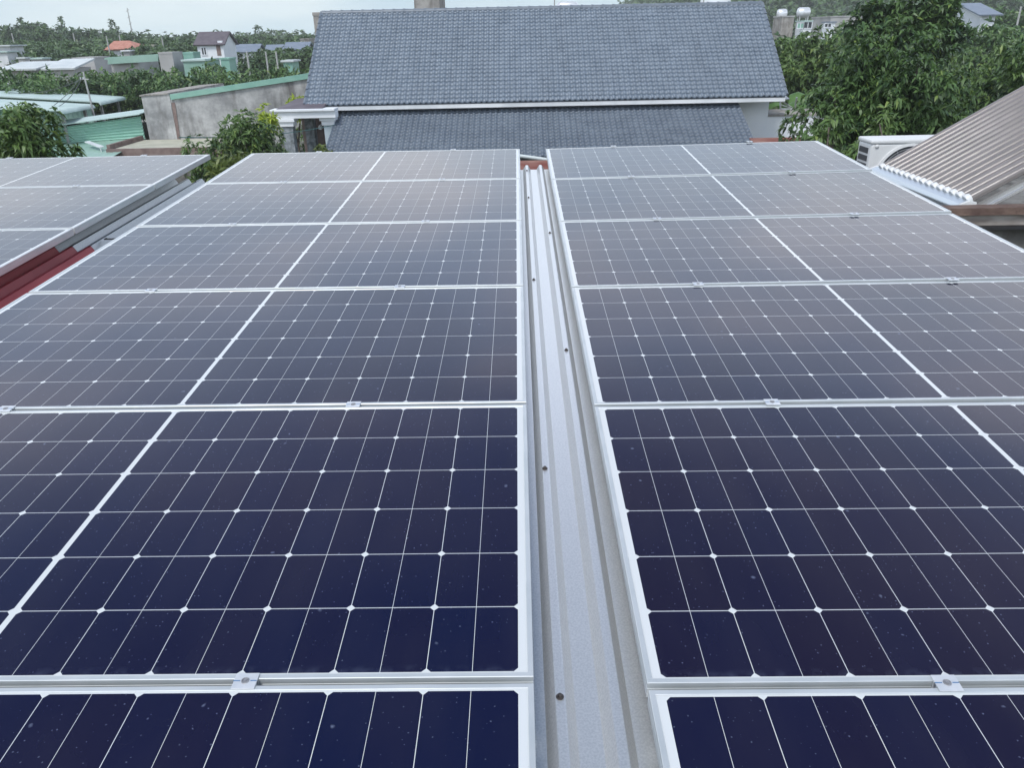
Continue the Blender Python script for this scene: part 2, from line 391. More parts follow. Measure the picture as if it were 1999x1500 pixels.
MT['green_pale'] = pm('faded_green_sheet', (.40, .53, .50), (.50, .62, .59), scale=.8, rough=.5)
MT['beige_roof'] = pm('beige_slab', (.40, .40, .32), (.52, .51, .42), scale=2, rough=.85)
MT['brown_edge'] = pm('brown_edge', (.17, .12, .11), (.25, .19, .17), scale=4, rough=.8)
MT['brown_roof'] = pm('brown_purple_roof', (.10, .085, .10), (.14, .12, .135), scale=2, rough=.6)
MT['orange_roof'] = pm('orange_tile', (.40, .17, .12), (.50, .24, .18), scale=3, rough=.7)
MT['blue_roof'] = pm('slate_blue_roof', (.17, .21, .27), (.21, .25, .31), scale=2, rough=.6)
MT['pale_roof'] = pm('pale_metal_roof', (.50, .55, .56), (.62, .66, .66), scale=.8, rough=.6)
MT['window'] = pm('dark_window', (.05, .055, .065), rough=.15)
MT['tank'] = pm('bright_steel_tank', (.72, .74, .76), rough=.3, metal=.35)
MT['pole'] = pm('concrete_pole', (.36, .37, .36), (.46, .46, .45), scale=6, rough=.9)
MT['wire'] = pm('cable_grey', (.10, .11, .12), rough=.7)
MT['bark'] = pm('bark', (.07, .055, .045), (.15, .13, .11), scale=9, rough=.9, bump=.5)
MT['ac'] = pm('ac_white', (.66, .68, .68), (.72, .73, .73), scale=2, rough=.45)
MT['ac_dark'] = pm('ac_grille_dark', (.045, .05, .058), rough=.5)
MT['ac_ring'] = pm('ac_grille_wire', (.30, .31, .33), rough=.4)
MT['glass_tube'] = pm('coated_glass_tube', (.20, .182, .176), (.245, .222, .214), scale=6, rough=.12, ior=1.45)
MT['stain_edge'] = pm('stained_edge', (.20, .17, .15), (.36, .33, .30), scale=7, rough=.9, stretch=(1, 1, 3))
MT['trough'] = pm('brushed_trough', (.60, .64, .66), rough=.3, metal=.9)
MT['green_siding'] = pm('green_siding', (.33, .57, .47), (.38, .62, .52), scale=1.5, rough=.5)
MT['pvc'] = pm('white_pvc', (.62, .68, .68), rough=.4)
MT['rust'] = pm('rusty_steel', (.085, .05, .042), (.17, .115, .09), scale=9, rough=.85, bump=.3)
MT['earth'] = pm('earth', (.10, .075, .05), (.07, .085, .035), scale=.25, rough=1, bump=.4)
MT['hill'] = pm('hill_green', (.05, .075, .045), (.075, .10, .06), scale=.03, rough=1)
MT['leaf_mango'] = leaf_mat('mango_leaf', (.022, .055, .020), (.100, .180, .055), fresh=(.17, .25, .06), freshness=.05)
MT['leaf_bush'] = leaf_mat('bush_leaf', (.036, .082, .026), (.130, .215, .062), fresh=(.22, .30, .08), freshness=.06)
MT['leaf_yellow'] = leaf_mat('young_yellow_leaf', (.20, .30, .03), (.42, .52, .06), trans=.35)
MT['leaf_pale'] = leaf_mat('pale_shrub_leaf', (.06, .09, .025), (.17, .22, .06), trans=.3)
MT['leaf_orchard'] = leaf_mat('orchard_leaf', (.042, .098, .034), (.145, .245, .080), fresh=(.20, .26, .09), freshness=.04, nsc=.5)
MT['leaf_far'] = leaf_mat('far_leaf', (.040, .080, .036), (.108, .180, .070), nsc=.3)
MT['leaf_dark'] = leaf_mat('dark_leaf', (.018, .036, .018), (.050, .085, .036), nsc=.5)
MT['leaf_banana'] = leaf_mat('banana_leaf', (.09, .19, .05), (.16, .30, .09), trans=.35)

# ------------------------------------------------------------------ the setting: ground and hills
def grid_mesh(name, xs, ys, zf, mt):
    mb = MB(); vs = [(x, y, zf(x, y)) for y in ys for x in xs]; nx = len(xs)
    fs = [(j * nx + i, j * nx + i + 1, (j + 1) * nx + i + 1, (j + 1) * nx + i) for j in range(len(ys) - 1) for i in range(nx - 1)]
    mb.add(vs, fs)
    o = mb.build(name, mt, smooth=True); tag(o, kind='structure'); return o


grid_mesh('ground', [-700, -300, -60, -20, 20, 60, 300, 700], [-100, -20, 20, 60, 150, 300, 500, 710], lambda x, y: 0.0, MT['earth'])


def hill_z(x, y):
    """the wooded hill that rises behind the house to the right"""
    a = 1 / (1 + math.exp(-(x - 75) / 22)); d = 1 / (1 + math.exp(-(y - 250) / 40))
    return -1 + a * d * (38 + 5 * math.sin(x * .03) + 3 * math.sin(y * .05 + x * .02))


grid_mesh('hill', list(np.linspace(-40, 520, 40)), list(np.linspace(150, 620, 30)), hill_z, MT['hill'])
grid_mesh('distant_ridge', list(np.linspace(-620, -200, 30)), list(np.linspace(520, 690, 9)),
          lambda x, y: -2 + 25 * math.exp(-((x + 412) / 60) ** 2) * math.exp(-((y - 610) / 50) ** 2), MT['hill'])

# ------------------------------------------------------------------ plants
def mesh_np(name, V, F4=None, F3=None, mt=None):
    me = bpy.data.meshes.new(name)
    faces = []
    me.vertices.add(len(V)); me.vertices.foreach_set('co', V.astype(np.float32).ravel())
    n4 = 0 if F4 is None else len(F4); n3 = 0 if F3 is None else len(F3)
    loops = np.concatenate([x.ravel() for x in (F4, F3) if x is not None]).astype(np.int32)
    starts = np.concatenate([np.arange(n4) * 4, n4 * 4 + np.arange(n3) * 3]).astype(np.int32)
    me.loops.add(len(loops)); me.loops.foreach_set('vertex_index', loops)
    me.polygons.add(n4 + n3); me.polygons.foreach_set('loop_start', starts)
    me.update(calc_edges=True); me.validate()
    if mt: me.materials.append(mt)
    return me


def unit(a): return a / np.maximum(np.linalg.norm(a, axis=1, keepdims=True), 1e-9)


def leaves(rng, blobs, tufts, per, length, width, droop=.6, shell=.55, upbias=.35, spread=1.0):
    """leaf geometry: tufts spread through the blobs, each a whorl of bent, tapered leaves; returns vertices, quads, triangles"""
    B = np.array([[*b[0], *b[1]] for b in blobs], float)
    w = B[:, 3] * B[:, 4] + B[:, 4] * B[:, 5]; w /= w.sum()
    k = rng.choice(len(B), tufts, p=w)
    d = unit(rng.normal(size=(tufts, 3)))
    r = shell + (1 - shell) * rng.random((tufts, 1)) ** .6
    p = B[k, :3] + d * r * B[k, 3:]
    ax = unit(d + np.array([0, 0, upbias]) + rng.normal(size=(tufts, 3)) * .3)
    P = np.repeat(p, per, 0); A = np.repeat(ax, per, 0); n = len(P)
    rd = unit(np.cross(A, rng.normal(size=(n, 3))))
    D = unit(A * (.15 + .6 * rng.random((n, 1))) + rd * spread)
    L = length * (.6 + .6 * rng.random((n, 1))); Wd = width * (.7 + .5 * rng.random((n, 1)))
    P = P + D * L * .05
    Sd = unit(np.cross(D, np.array([0, 0, 1.0]) + rng.normal(size=(n, 3)) * .35))
    D2 = unit(D + np.array([0, 0, -1.0]) * droop * (.5 + rng.random((n, 1))))
    mid = P + D * L * .5; tip = mid + D2 * L * .55
    V = np.stack([P - Sd * Wd * .18, P + Sd * Wd * .18, mid + Sd * Wd * .5, mid - Sd * Wd * .5, tip], 1).reshape(-1, 3)
    i = np.arange(n)[:, None] * 5
    return V, i + np.array([[0, 1, 2, 3]]), i + np.array([[3, 2, 4]])


def crown_blobs(rng, ctr, rads, n, size=(.28, .45)):
    bl = []
    for _ in range(n):
        d = rng.normal(size=3); d /= np.linalg.norm(d); r = rng.random() ** .45
        q = rng.uniform(*size)
        c_ = [ctr[i] + d[i] * r * rads[i] * (1 - q * .8) for i in range(3)]
        rr = [rads[i] * q * rng.uniform(.85, 1.15) for i in range(3)]
        bl.append((c_, rr))
    return bl


def trunk_mb(rng, base, top, r0, blobs, limbs=7, n=8):
    mb = MB(); b = np.array(base, float); t = np.array(top, float)
    pts = [b + (t - b) * u + np.array([rng.normal() * .04, rng.normal() * .04, 0]) * np.linalg.norm(t - b) * (u > 0) for u in (0, .3, .6, .85, 1)]
    mb.tube(pts, [r0 * 1.25, r0, r0 * .8, r0 * .6, r0 * .35], n)
    for i in range(min(limbs, len(blobs))):
        c_ = np.array(blobs[i][0]); a = pts[2 if i % 2 else 3]
        mid = (a + c_) / 2 + rng.normal(size=3) * .08 * np.linalg.norm(c_ - a)
        mb.tube([a, mid, c_], [r0 * .45, r0 * .28, r0 * .1], 6)
    return mb


def plant(name, label, cat, seed, base, ctr, rads, nb, tufts, per, length, width, mt, droop=.6, trunk_r=.12, limbs=7, size=(.28, .45), group=None, shell=.5, bark=True, upbias=.35):
    """a tree in coordinates relative to its base, parts trunk and crown"""
    rng = np.random.default_rng(seed)
    root = empty(name, base); tag(root, label, cat, group); root['_local'] = 1
    bl = crown_blobs(rng, ctr, rads, nb, size)
    V, F4, F3 = leaves(rng, bl, tufts, per, length, width, droop, shell, upbias)
    o = bpy.data.objects.new('crown', mesh_np('crown', V, F4, F3, mt)); COL.objects.link(o); o.parent = root
    if bark:
        trunk_mb(rng, (0, 0, 0), (ctr[0] * .6, ctr[1] * .6, ctr[2]), trunk_r, bl, limbs).build('trunk', MT['bark'], root, smooth=True)
    return root

# ------------------------------------------------------------------ the solar roof we look over
PL, PS, GAP, GAB, GAC = 2.094, 1.038, .0152, .2016, .3029
PER = PS + GAP
Y_OFF = {'A': 0.0, 'B': -.0206, 'C': -.0645}
X_OFF = {'A': -PL, 'B': GAB, 'C': -PL - GAC - PL}
ZC = {'A': [-.00214, -.00354, -.00284, -.00048, .00018, .00039], 'B': [-.00485, .00194, -.00531, .00005, .00356, .00053]}


def zoff(a, x, y):
    if a == 'C': return .013
    k = ZC[a]; x = x - (GAB if a == 'B' else 0); y = max(y, 2.0) - 4
    return k[0] + k[1] * x + k[2] * y + k[3] * y * y + k[4] * x * y + k[5] * y ** 3


RM = Matrix(M3.tolist())
REUL = RM.to_euler()
roof = empty('metal_roof_house', P2W((0, 0, 0))); roof.rotation_euler = REUL; roof['_local'] = 1
tag(roof, 'house under the solar panels with a ribbed silver and red metal roof', 'house')
PAN, RIB = -.108, .033


def sheet_profile(x0, x1, centre=.0500, pitch=.1020, dz=0.0):
    pr = []
    k0 = math.ceil((x0 - centre) / pitch); k1 = math.floor((x1 - centre) / pitch)
    pr.append((x0, PAN + dz))
    for k in range(k0, k1 + 1):
        cx = centre + k * pitch
        pr += [(cx - .0285, PAN + dz), (cx - .0095, PAN + RIB + dz), (cx - .006, PAN + RIB + .0006 + dz), (cx + .006, PAN + RIB + .0006 + dz), (cx + .0095, PAN + RIB + dz), (cx + .0285, PAN + dz)]
    pr.append((x1, PAN + dz))
    return [p for p in pr if x0 <= p[0] <= x1]


def sheet(name, mt, x0, x1, y0, y1, dz=0.0, parent=roof):
    pr = sheet_profile(x0, x1, dz=dz); mb = MB(); n = len(pr); t = .0008
    ys = [y0, y1]
    vs = [(x, y, z) for y in ys for x, z in pr] + [(x, y, z - t) for y in ys for x, z in pr]
    fs = [(i, i + 1, n + i + 1, n + i) for i in range(n - 1)] + [(2 * n + i + 1, 2 * n + i, 3 * n + i, 3 * n + i + 1) for i in range(n - 1)]
    fs += [(n + i, n + i + 1, 3 * n + i + 1, 3 * n + i) for i in range(n - 1)] + [(i + 1, i, 2 * n + i, 2 * n + i + 1) for i in range(n - 1)]
    mb.add(vs, fs)
    return mb.build(name, mt, parent)


sheet('roof_sheet', MT['silver'], -1.05, 2.34, -1.6, 7.085)
sheet('roof_sheet', MT['dull_shaded_silver'], -5.2, -1.02, 5.30, 7.03, dz=-.0415)
sheet('red_roof_sheet', MT['red_sheet'], -5.2, -1.02, -1.6, 5.42, dz=-.045)
for sx, sy in [(.049, 2.124), (.047, 2.905), (.1515, 3.695), (.049, 4.478), (.1515, 5.24), (.049, 6.051), (.049, 6.88), (-2.398, 6.92)]:
    mb = MB(); mb.lathe([(.0075, 0), (.0078, .0012), (.0045, .002), (.0042, .0062), (.0036, .007), (.0001, .0071)], (sx, sy, PAN + RIB + .001 - (.0415 if sx < -2 else 0)), 2, 12)
    mb.build('roof_screw', MT['bolt'], roof)
mb = MB()
mb.box(-5.1, 2.25, -1.5, 6.75, -4.75, PAN - .14)
mb.build('wall', MT['white2'], roof)
for yb in (.2, 2.2, 4.2, 6.2):
    mb = MB(); mb.box(-5.1, 2.3, yb, yb + .04, PAN - .10, PAN - .050); mb.build('purlin', MT['silver'], roof)


def panel_meshes():
    # frame: rectangular rings lofted through an aluminium profile
    prof = [(.028, -.035), (0, -.035), (0, -.0150), (.0012, -.0145), (.0012, -.0125), (0, -.0120), (0, -.0010), (.0010, 0), (.0098, 0), (.0108, -.0010), (.0110, -.0026)]
    mb = MB(); vs = []
    for i, z in prof:
        vs += [(i, i, z), (PL - i, i, z), (PL - i, PS - i, z), (i, PS - i, z)]
    fs = []
    for k in range(len(prof) - 1):
        for j in range(4):
            fs.append((k * 4 + j, k * 4 + (j + 1) % 4, k * 4 + 4 + (j + 1) % 4, k * 4 + 4 + j))
    mb.add(vs, fs)
    fr = mb.mesh('frame', MT['frame'])
    # glass: white backsheet seen between the half-cells
    g = MB(); zg = -.0022
    e = .0105
    g.add([(e, e, zg), (PL - e, e, zg), (PL - e, PS - e, zg), (e, PS - e, zg)], [(0, 1, 2, 3)], 1)
    g.add([(e, e, zg - .004), (PL - e, e, zg - .004), (PL - e, PS - e, zg - .004), (e, PS - e, zg - .004)], [(3, 2, 1, 0)], 1)
    cw, ch, gx, gx2, gy, ctr, cf = .0833, .1666, .0014, .0010, .0019, .0135, .0080
    half = 12 * cw + 6 * gx2 + 5 * gx
    zc = zg + .00006
    y_start = (PS - (6 * ch + 5 * gy)) / 2
    for h in range(2):
        x = PL / 2 + (ctr / 2 if h else -ctr / 2 - half)
        for i in range(12):
            left_cut = (i % 2 == 0)
            for r in range(6):
                y = y_start + r * (ch + gy); x1, y1 = x + cw, y + ch
                if left_cut: pts = [(x + cf, y), (x1, y), (x1, y1), (x + cf, y1), (x, y1 - cf), (x, y + cf)]
                else: pts = [(x, y), (x1 - cf, y), (x1, y + cf), (x1, y1 - cf), (x1 - cf, y1), (x, y1)]
                g.add([(px, py, zc) for px, py in pts], [tuple(range(6))], 0)
            x += cw + (gx2 if left_cut else gx)
    gl = g.mesh('cell_glass', [MT['cell'], MT['backsheet']])
    return fr, gl


FR_ME, GL_ME = panel_meshes()
ROWW = {6: 'in the far end row', 5: 'in second row from far end', 4: 'in third row from far end', 3: 'in fourth row from far end', 2: 'in the large near row', 1: 'cut by the photo bottom edge'}
COLW = {'A': 'left of bare metal channel', 'B': 'right of bare metal channel', 'C': 'beyond red and silver roof strip'}
TINT = {6: 'pale grey', 5: 'light grey', 4: 'grey', 3: 'slate', 2: 'dark navy', 1: 'deep navy'}
panel_proto = None
for a, rows in (('A', range(1, 7)), ('B', range(1, 7)), ('C', range(4, 7))):
    for r in rows:
        x0 = X_OFF[a]; y0 = r * PER + Y_OFF[a]
        c00 = np.array([x0, y0, zoff(a, x0, y0)]); c10 = np.array([x0 + PL, y0, zoff(a, x0 + PL, y0)]); c01 = np.array([x0, y0 + PS, zoff(a, x0, y0 + PS)])
        ex = (c10 - c00) / np.linalg.norm(c10 - c00); ey = c01 - c00; ey -= ex * (ey @ ex); ey /= np.linalg.norm(ey); ez = np.cross(ex, ey)
        R3 = M3 @ np.stack([ex, ey, ez], 1)
        if panel_proto is None:
            t = empty('solar_module'); t['_local'] = 1; panel_proto = t
            for nm, me in (('frame', FR_ME), ('cell_glass', GL_ME)):
                o = bpy.data.objects.new(nm, me); COL.objects.link(o); o.parent = t
        else:
            t = copy_tree(panel_proto)
        t.location = Vector(P2W(c00).tolist()); t.rotation_euler = Matrix(R3.tolist()).to_euler()
        tag(t, '%s solar panel %s %s' % (TINT[r], ROWW[r], COLW[a]), 'solar panel', 'solar panels on the metal roof')


def make_clamp():
    t = empty('panel_clamp'); t['_local'] = 1
    mb = MB(); w, h = .0210, .0180
    mb.box(-w, w, -h, h, .0004, .0032); mb.build('plate', MT['clamp'], t, bevel=.0008)
    mb = MB(); mb.box(-w, w, -.0060, -.0042, -.030, .0003); mb.box(-w, w, .0042, .0060, -.030, .0003); mb.box(-w, w, -.0040, .0040, -.032, -.0302); mb.build('channel', MT['clamp'], t)
    mb = MB()
    mb.lathe([(.0072, .0033), (.0072, .0042), (.0064, .0046), (.0056, .0046), (.0052, .0036), (.0030, .0036), (.0028, .0050), (.0001, .0051)], (0, 0, 0), 2, 20); bo = mb.build('bolt', MT['zinc'], t, smooth=True, angle=30)
    mb = MB(); mb.box(-.0215, -.0092, -.0009, .0009, .0033, .0036); mb.box(.0092, .0205, -.0009, .0009, .0033, .0036); mb.build('blue_mark', MT['blue_mark'], t)
    return t


clamp0 = None
JO = {1: 'between the two nearest rows', 2: 'behind the large near row', 3: 'between third and fourth rows from far end', 4: 'between second and third rows from far end', 5: 'between the two farthest rows', 6: 'on the far end edge'}
for a, js in (('A', range(1, 7)), ('B', range(1, 7)), ('C', (4, 5, 6))):
    for j in js:
        for u in (.525, 1.575):
            x = X_OFF[a] + u; y = (j + 1) * PER - GAP / 2 + Y_OFF[a] + (.004 if j == 6 else 0)
            if clamp0 is None: clamp0 = t = make_clamp()
            else: t = copy_tree(clamp0)
            t.location = Vector(P2W((x, y, zoff(a, x, y) + .0004)).tolist()); t.rotation_euler = REUL
            side = {'A': ('far from channel', 'near channel'), 'B': ('near channel', 'far from channel'), 'C': ('left half', 'right half')}[a][0 if u < 1 else 1]
            tail = side + {'A': ', left array', 'B': ', right array', 'C': ' of outer left array'}[a]
            tag(t, 'aluminium clamp %s, %s' % (JO[j], tail), 'clamp', 'clamps holding the panels')

mb = MB(); q = P2W((-2.335, 5.42, PAN - .0415 + RIB + .001))
mb.box(-.034, .034, -.009, .009, 0, .004); mb.box(-.030, -.020, -.012, .010, .0041, .007); mb.box(.012, .034, -.006, .004, .0041, .006)
o = mb.build('dark_scrap', MT['scrap_shadow'], bevel=.001); o.location = Vector(q.tolist()); o.rotation_euler = REUL
tag(o, 'small black scrap lying on the silver roof sheet above the red sheet', 'scrap')

# ------------------------------------------------------------------ the tiled house ahead
def tile_roof(mb, xa, xb, p_low, p_high, hump=.18, course=.2, hh=.042, step=.034, seg=8, rng=None):
    """S-profile tiles; p_low, p_high are (y, z) of the lower and upper edge"""
    lo, hi = np.array(p_low, float), np.array(p_high, float)
    L = np.linalg.norm(hi - lo); d = (hi - lo) / L; nrm = np.array([-d[1], d[0]])
    if nrm[1] < 0: nrm = -nrm
    nc = int(round(L / course)); nh = int(round((xb - xa) / hump)); cs = L / nc; hw = (xb - xa) / nh
    us = np.linspace(0, nh, nh * seg + 1); fr = us % 1.0
    prof = hh * np.clip(.5 + .62 * np.cos(2 * math.pi * (fr + .07 * np.sin(2 * math.pi * fr))), 0, 1.0)
    vs, fs = [], []; n = len(us)
    for i in range(nc):
        jit = rng.normal(size=nh + 1) * .0025; jt = np.interp(us, np.arange(nh + 1), jit)
        for s_, add in ((i * cs - .004, step), ((i + 1) * cs + .01, 0.0), (i * cs - .004, -.012)):
            for k in range(n):
                o_ = prof[k] + add + jt[k]
                p = lo + d * s_ + nrm * o_
                vs.append((xa + us[k] * hw, p[0], p[1]))
        b = i * 3 * n
        for k in range(n - 1):
            fs.append((b + k, b + k + 1, b + n + k + 1, b + n + k)); fs.append((b + 2 * n + k, b + 2 * n + k + 1, b + k + 1, b + k))
    mb.add(vs, fs)


rng0 = np.random.default_rng(4)
HY, HR, HE, HT = 27.0, 30.9, 3.52, 6.33          # eave y, ridge y, eave z, ridge z
HX0, HX1 = -6.90, 8.68
house = empty('tiled_house', (0, 28, 0)); tag(house, 'long house with a steep blue-grey tiled roof above a tiled lean-to', 'house')
mb = MB(); tile_roof(mb, HX0, HX1, (HY, HE), (HR, HT), rng=rng0)
rf = mb.build('roof', MT['tile'], house, smooth=True)
mb = MB(); mb.slab([(HX0 + .02, HY + .03, HE - .02), (HX1 - .02, HY + .03, HE - .02), (HX1 - .02, HR, HT - .03), (HX0 + .02, HR, HT - .03)], .10)
mb.slab([(HX1 - .02, 2 * HR - HY, HE - .02), (HX0 + .02, 2 * HR - HY, HE - .02), (HX0 + .02, HR + .001, HT - .03), (HX1 - .02, HR + .001, HT - .03)], .10)
mb.build('roof_deck', MT['ridge'], house)
mb = MB()
nseg = 42; sw = (HX1 - HX0) / nseg
for i in range(nseg):
    x0 = HX0 + i * sw; prof = []
    for rr, xx in ((.105, x0), (.098, x0 + sw * .8), (.118, x0 + sw * .82), (.112, x0 + sw)):
        prof.append((rr, xx))
    mb.lathe(prof, (0, HR, HT - .02), 0, 12)
mb.build('ridge_cap', MT['ridge'], rf, smooth=True, angle=40)
for xx in (HX0 - .03, HX1 + .03):
    mb = MB(); nv = 14
    for i in range(nv):
        u0, u1 = i / nv, (i + 1) / nv
        a_ = np.array([xx, HY + (HR - HY) * u0, HE + (HT - HE) * u0 + .045]); b_ = np.array([xx, HY + (HR - HY) * u1, HE + (HT - HE) * u1 + .030])
        mb.tube([a_, b_], [.055, .045], 8)
    mb.build('verge_tile', MT['ridge'], rf, smooth=True, angle=40)
mb = MB(); mb.box(HX0 + .02, HX1 - .02, HY - .03, HY + .02, HE - .16, HE - .045); mb.box(HX0 + .02, HX1 - .02, HY - .045, HY - .031, HE - .16, HE - .125); mb.build('fascia', MT['white2'], house)
mb = MB(); mb.box(HX0 + .3, HX1 - .3, HY + .021, HY + 1.0, HE - .16, HE - .135); mb.build('soffit', MT['white'], house)
# walls: a pentagon-section block
mb = MB()
prof = [(27.95, 0), (33.8, 0), (33.8, 3.9), (30.9, 6.1), (27.95, 3.9)]
vs = [(-6.2, y, z) for y, z in prof] + [(8.45, y, z) for y, z in prof]
mb.add(vs, [tuple(range(5)), tuple(range(9, 4, -1))] + [(i, 5 + i, 5 + (i + 1) % 5, (i + 1) % 5) for i in range(5)])
mb.build('wall', MT['white'], house)
# lean-to
LX0, LX1 = -5.95, 7.25
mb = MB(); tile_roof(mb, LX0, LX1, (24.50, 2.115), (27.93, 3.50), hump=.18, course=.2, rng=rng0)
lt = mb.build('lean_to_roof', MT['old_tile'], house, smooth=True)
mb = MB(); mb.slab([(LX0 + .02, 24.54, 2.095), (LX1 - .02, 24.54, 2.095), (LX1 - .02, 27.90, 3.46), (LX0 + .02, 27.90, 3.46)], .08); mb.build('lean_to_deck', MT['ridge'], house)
mb = MB(); mb.box(LX0 + .3, LX1 - .2, 25.2, 27.94, 0, 2.22); mb.build('lean_to_wall', MT['white2'], house)
mb = MB(); g0, g1 = at(1005, 303, 24.4), at(1100, 316, 24.4)
mb.tube([g0 + (g0 - g1) * .6, g0, g1, g1 + (g1 - g0) * .3], .055, 10); mb.build('gutter_pipe', MT['pvc'], house, smooth=True)
# porch at the left end
b0, b1 = at(531, 213, 26.3), at(660, 211, 26.3)
mb = MB(); bx0, bx1, bz = b0[0], b1[0] - .1, at(560, 222, 26.3)[2]
mb.box(bx0, bx1, 26.3, 26.75, bz - .15, bz + .06); mb.box(bx0 - .06, bx1, 26.22, 26.83, bz + .061, bz + .13)
mb.box(bx0, bx0 + .42, 26.76, 29.6, bz - .15, bz + .06)
mb.build('porch_beam', MT['white'], house, bevel=.01)
for px0, px1, py0, Y, mt in ((552, 573, 240, 26.35, 'stone'), (597, 615, 232, 28.0, 'stone'), (634, 652, 240, 26.5, 'pale_blue')):
    a_, b_ = at(px0, 262, Y)[0], at(px1, 262, Y)[0]; zt = bz - .155 if Y < 27 else bz + .0
    mb = MB(); mb.box(a_, b_, Y + .02, Y + .02 + (b_ - a_), 0, zt - .24); cl = mb.build('column', MT[mt], house, bevel=.01)
    mb = MB(); mb.box(a_ - .05, b_ + .05, Y - .03, Y + .07 + (b_ - a_), zt - .239, zt - .10); mb.box(a_ - .10, b_ + .10, Y - .08, Y + .12 + (b_ - a_), zt - .099, zt); mb.build('capital', MT['white'], cl, bevel=.01)
p0, p1 = at(541, 209, 26.5), at(600, 193, 28.2)
mb = MB(); mb.slab([(p0[0], 26.4, bz + .14), (p1[0] + .9, 26.4, bz + .14), (p1[0] + .9, 28.2, p1[2] + .1), (p0[0] + .2, 28.2, p1[2] + .02)], .07); mb.build('porch_roof', MT['brown_roof'], house)
mb = MB(); w0, w1 = at(612, 240, 28.6)[0], at(634, 240, 28.6)[0]
mb.box(w0 - .4, -6.21, 28.6, 28.75, 0, 3.3); mb.build('porch_wall', MT['brown_edge'], house)
lx, ly, lz = at(626, 249, 27.2)
mb = MB(); mb.lathe([(.02, .09), (.05, .06), (.075, 0), (.06, -.05), (.001, -.07)], (lx, ly, lz), 2, 12)
mb.tube([(lx, ly, lz + .08), (lx + .18, ly + .05, lz + .19), (lx + .42, ly + .1, lz + .22)], .015, 6)
mb.build('porch_lamp', MT['white'], house, smooth=True)

# white annex with a small awning at the right end of the house
ann = empty('white_annex', (9.3, 29, 0)); tag(ann, 'low white walled annex behind the mango tree at the house end', 'outbuilding')
ax0, ax1 = 8.47, at(1640, 240, 28.4)[0]
part('wall', MT['white'], ann, lambda b: b.box(ax0, ax1, 28.4, 30.2, 0, at(1570, 226, 28.4)[2]))
part('coping', MT['conc2'], ann, lambda b: b.box(ax0 + .01, ax1 + .05, 28.36, 30.25, at(1570, 226, 28.4)[2] + .002, at(1570, 222, 28.4)[2]))
aw = empty('window_awning', (8.9, 28.2, 3)); tag(aw, 'small grey framed awning jutting out beside the tiled roof corner', 'awning')
a0, a1, a2, a3 = at(1524, 213, 28.2), at(1552, 213, 28.2), at(1524, 196, 28.2), at(1556, 190, 28.0)
part('frame', MT['silver'], aw, lambda b: [b.tube([a0, a1], .03, 6), b.tube([a0, a2], .03, 6), b.tube([a2, a1], .025, 6), b.tube([a1, a3], .03, 6), b.tube([(a0 + a2) / 2, a1], .02, 6)])
part('cover', MT['dull_shaded_silver'], aw, lambda b: b.slab([a2 + [.05, -.05, .03], a3 + [-.25, -.05, -.03], a3 + [-.25, .5, .06], a2 + [.05, .5, .12]], .03))

# rusty roofs between us and the house
def rusty(label, x0, x1, y0, y1, ztop, drop):
    rr = empty('rusty_shed', ((x0 + x1) / 2, (y0 + y1) / 2, 0)); tag(rr, label, 'shed')
    mb = MB(); ys_ = np.linspace(y0, y1, 91); vs = []
    for i, y in enumerate(ys_):
        z = ztop - drop * (y1 - y) / (y1 - y0) - (.035 if i % 2 else 0)
        vs += [(x0, y, z), ((x0 + x1) / 2, y, z), (x1, y, z)]
    mb.add(vs, [(i * 3 + k, i * 3 + k + 1, i * 3 + 4 + k, i * 3 + 3 + k) for i in range(len(ys_) - 1) for k in range(2)])
    o = mb.build('roof', MT['rust_roof'], rr); sm = o.modifiers.new('thickness', 'SOLIDIFY'); sm.thickness = .01
    part('wall', MT['conc3'], rr, lambda b: b.box(x0 + .2, x1 - .2, y0 + .2, y1 - .2, 0, ztop - drop - .06))


rusty('low shed with a dark red corrugated roof glimpsed at the end of the metal channel', -3.5, 5.6, 16.5, 22.5, float(at(1045, 313, 22.5)[2]), .5)
rusty('low shed with a patchy rusty red roof below the white wall beside the mango tree', 6.9, float(at(1600, 268, 24.4)[0]), 20.0, 24.4, float(at(1530, 268, 24.4)[2]), .45)

# ------------------------------------------------------------------ right: the neighbour's flat roof, water heater, air conditioner
nb = empty('concrete_neighbour', (4.5, 6.5, 0)); tag(nb, 'weathered concrete building with a rusty beam beside the right panel array', 'building')
PY, PZ = 4.42, float(at(1900, 413, 4.42)[2])
mb = MB(); mb.box(2.40, 8.0, PY + .001, 10.5, 0, 3.80); mb.box(2.40, 8.0, PY, PY + .14, 3.801, PZ - .075); mb.build('wall', MT['conc3'], nb)
mb = MB(); mb.box(2.38, 8.0, PY - .05, PY + .18, PZ - .073, PZ - .008); mb.build('coping', MT['stain_edge'], nb, bevel=.006)
mb = MB(); mb.box(2.36, 8.0, PY - .075, PY - .068, PZ - .006, PZ + .034); mb.box(2.36, 8.0, PY - .0679, PY + .02, PZ + .027, PZ + .034); mb.build('rusty_beam', MT['rust'], nb)
mb = MB(); mb.box(2.37, 8.0, PY - .070, PY + .10, PZ - .090, PZ - .0745); mb.build('coping_shadow_strip', MT['scrap_shadow'], nb)  # near-black strip added to stand for the shadow line below the coping

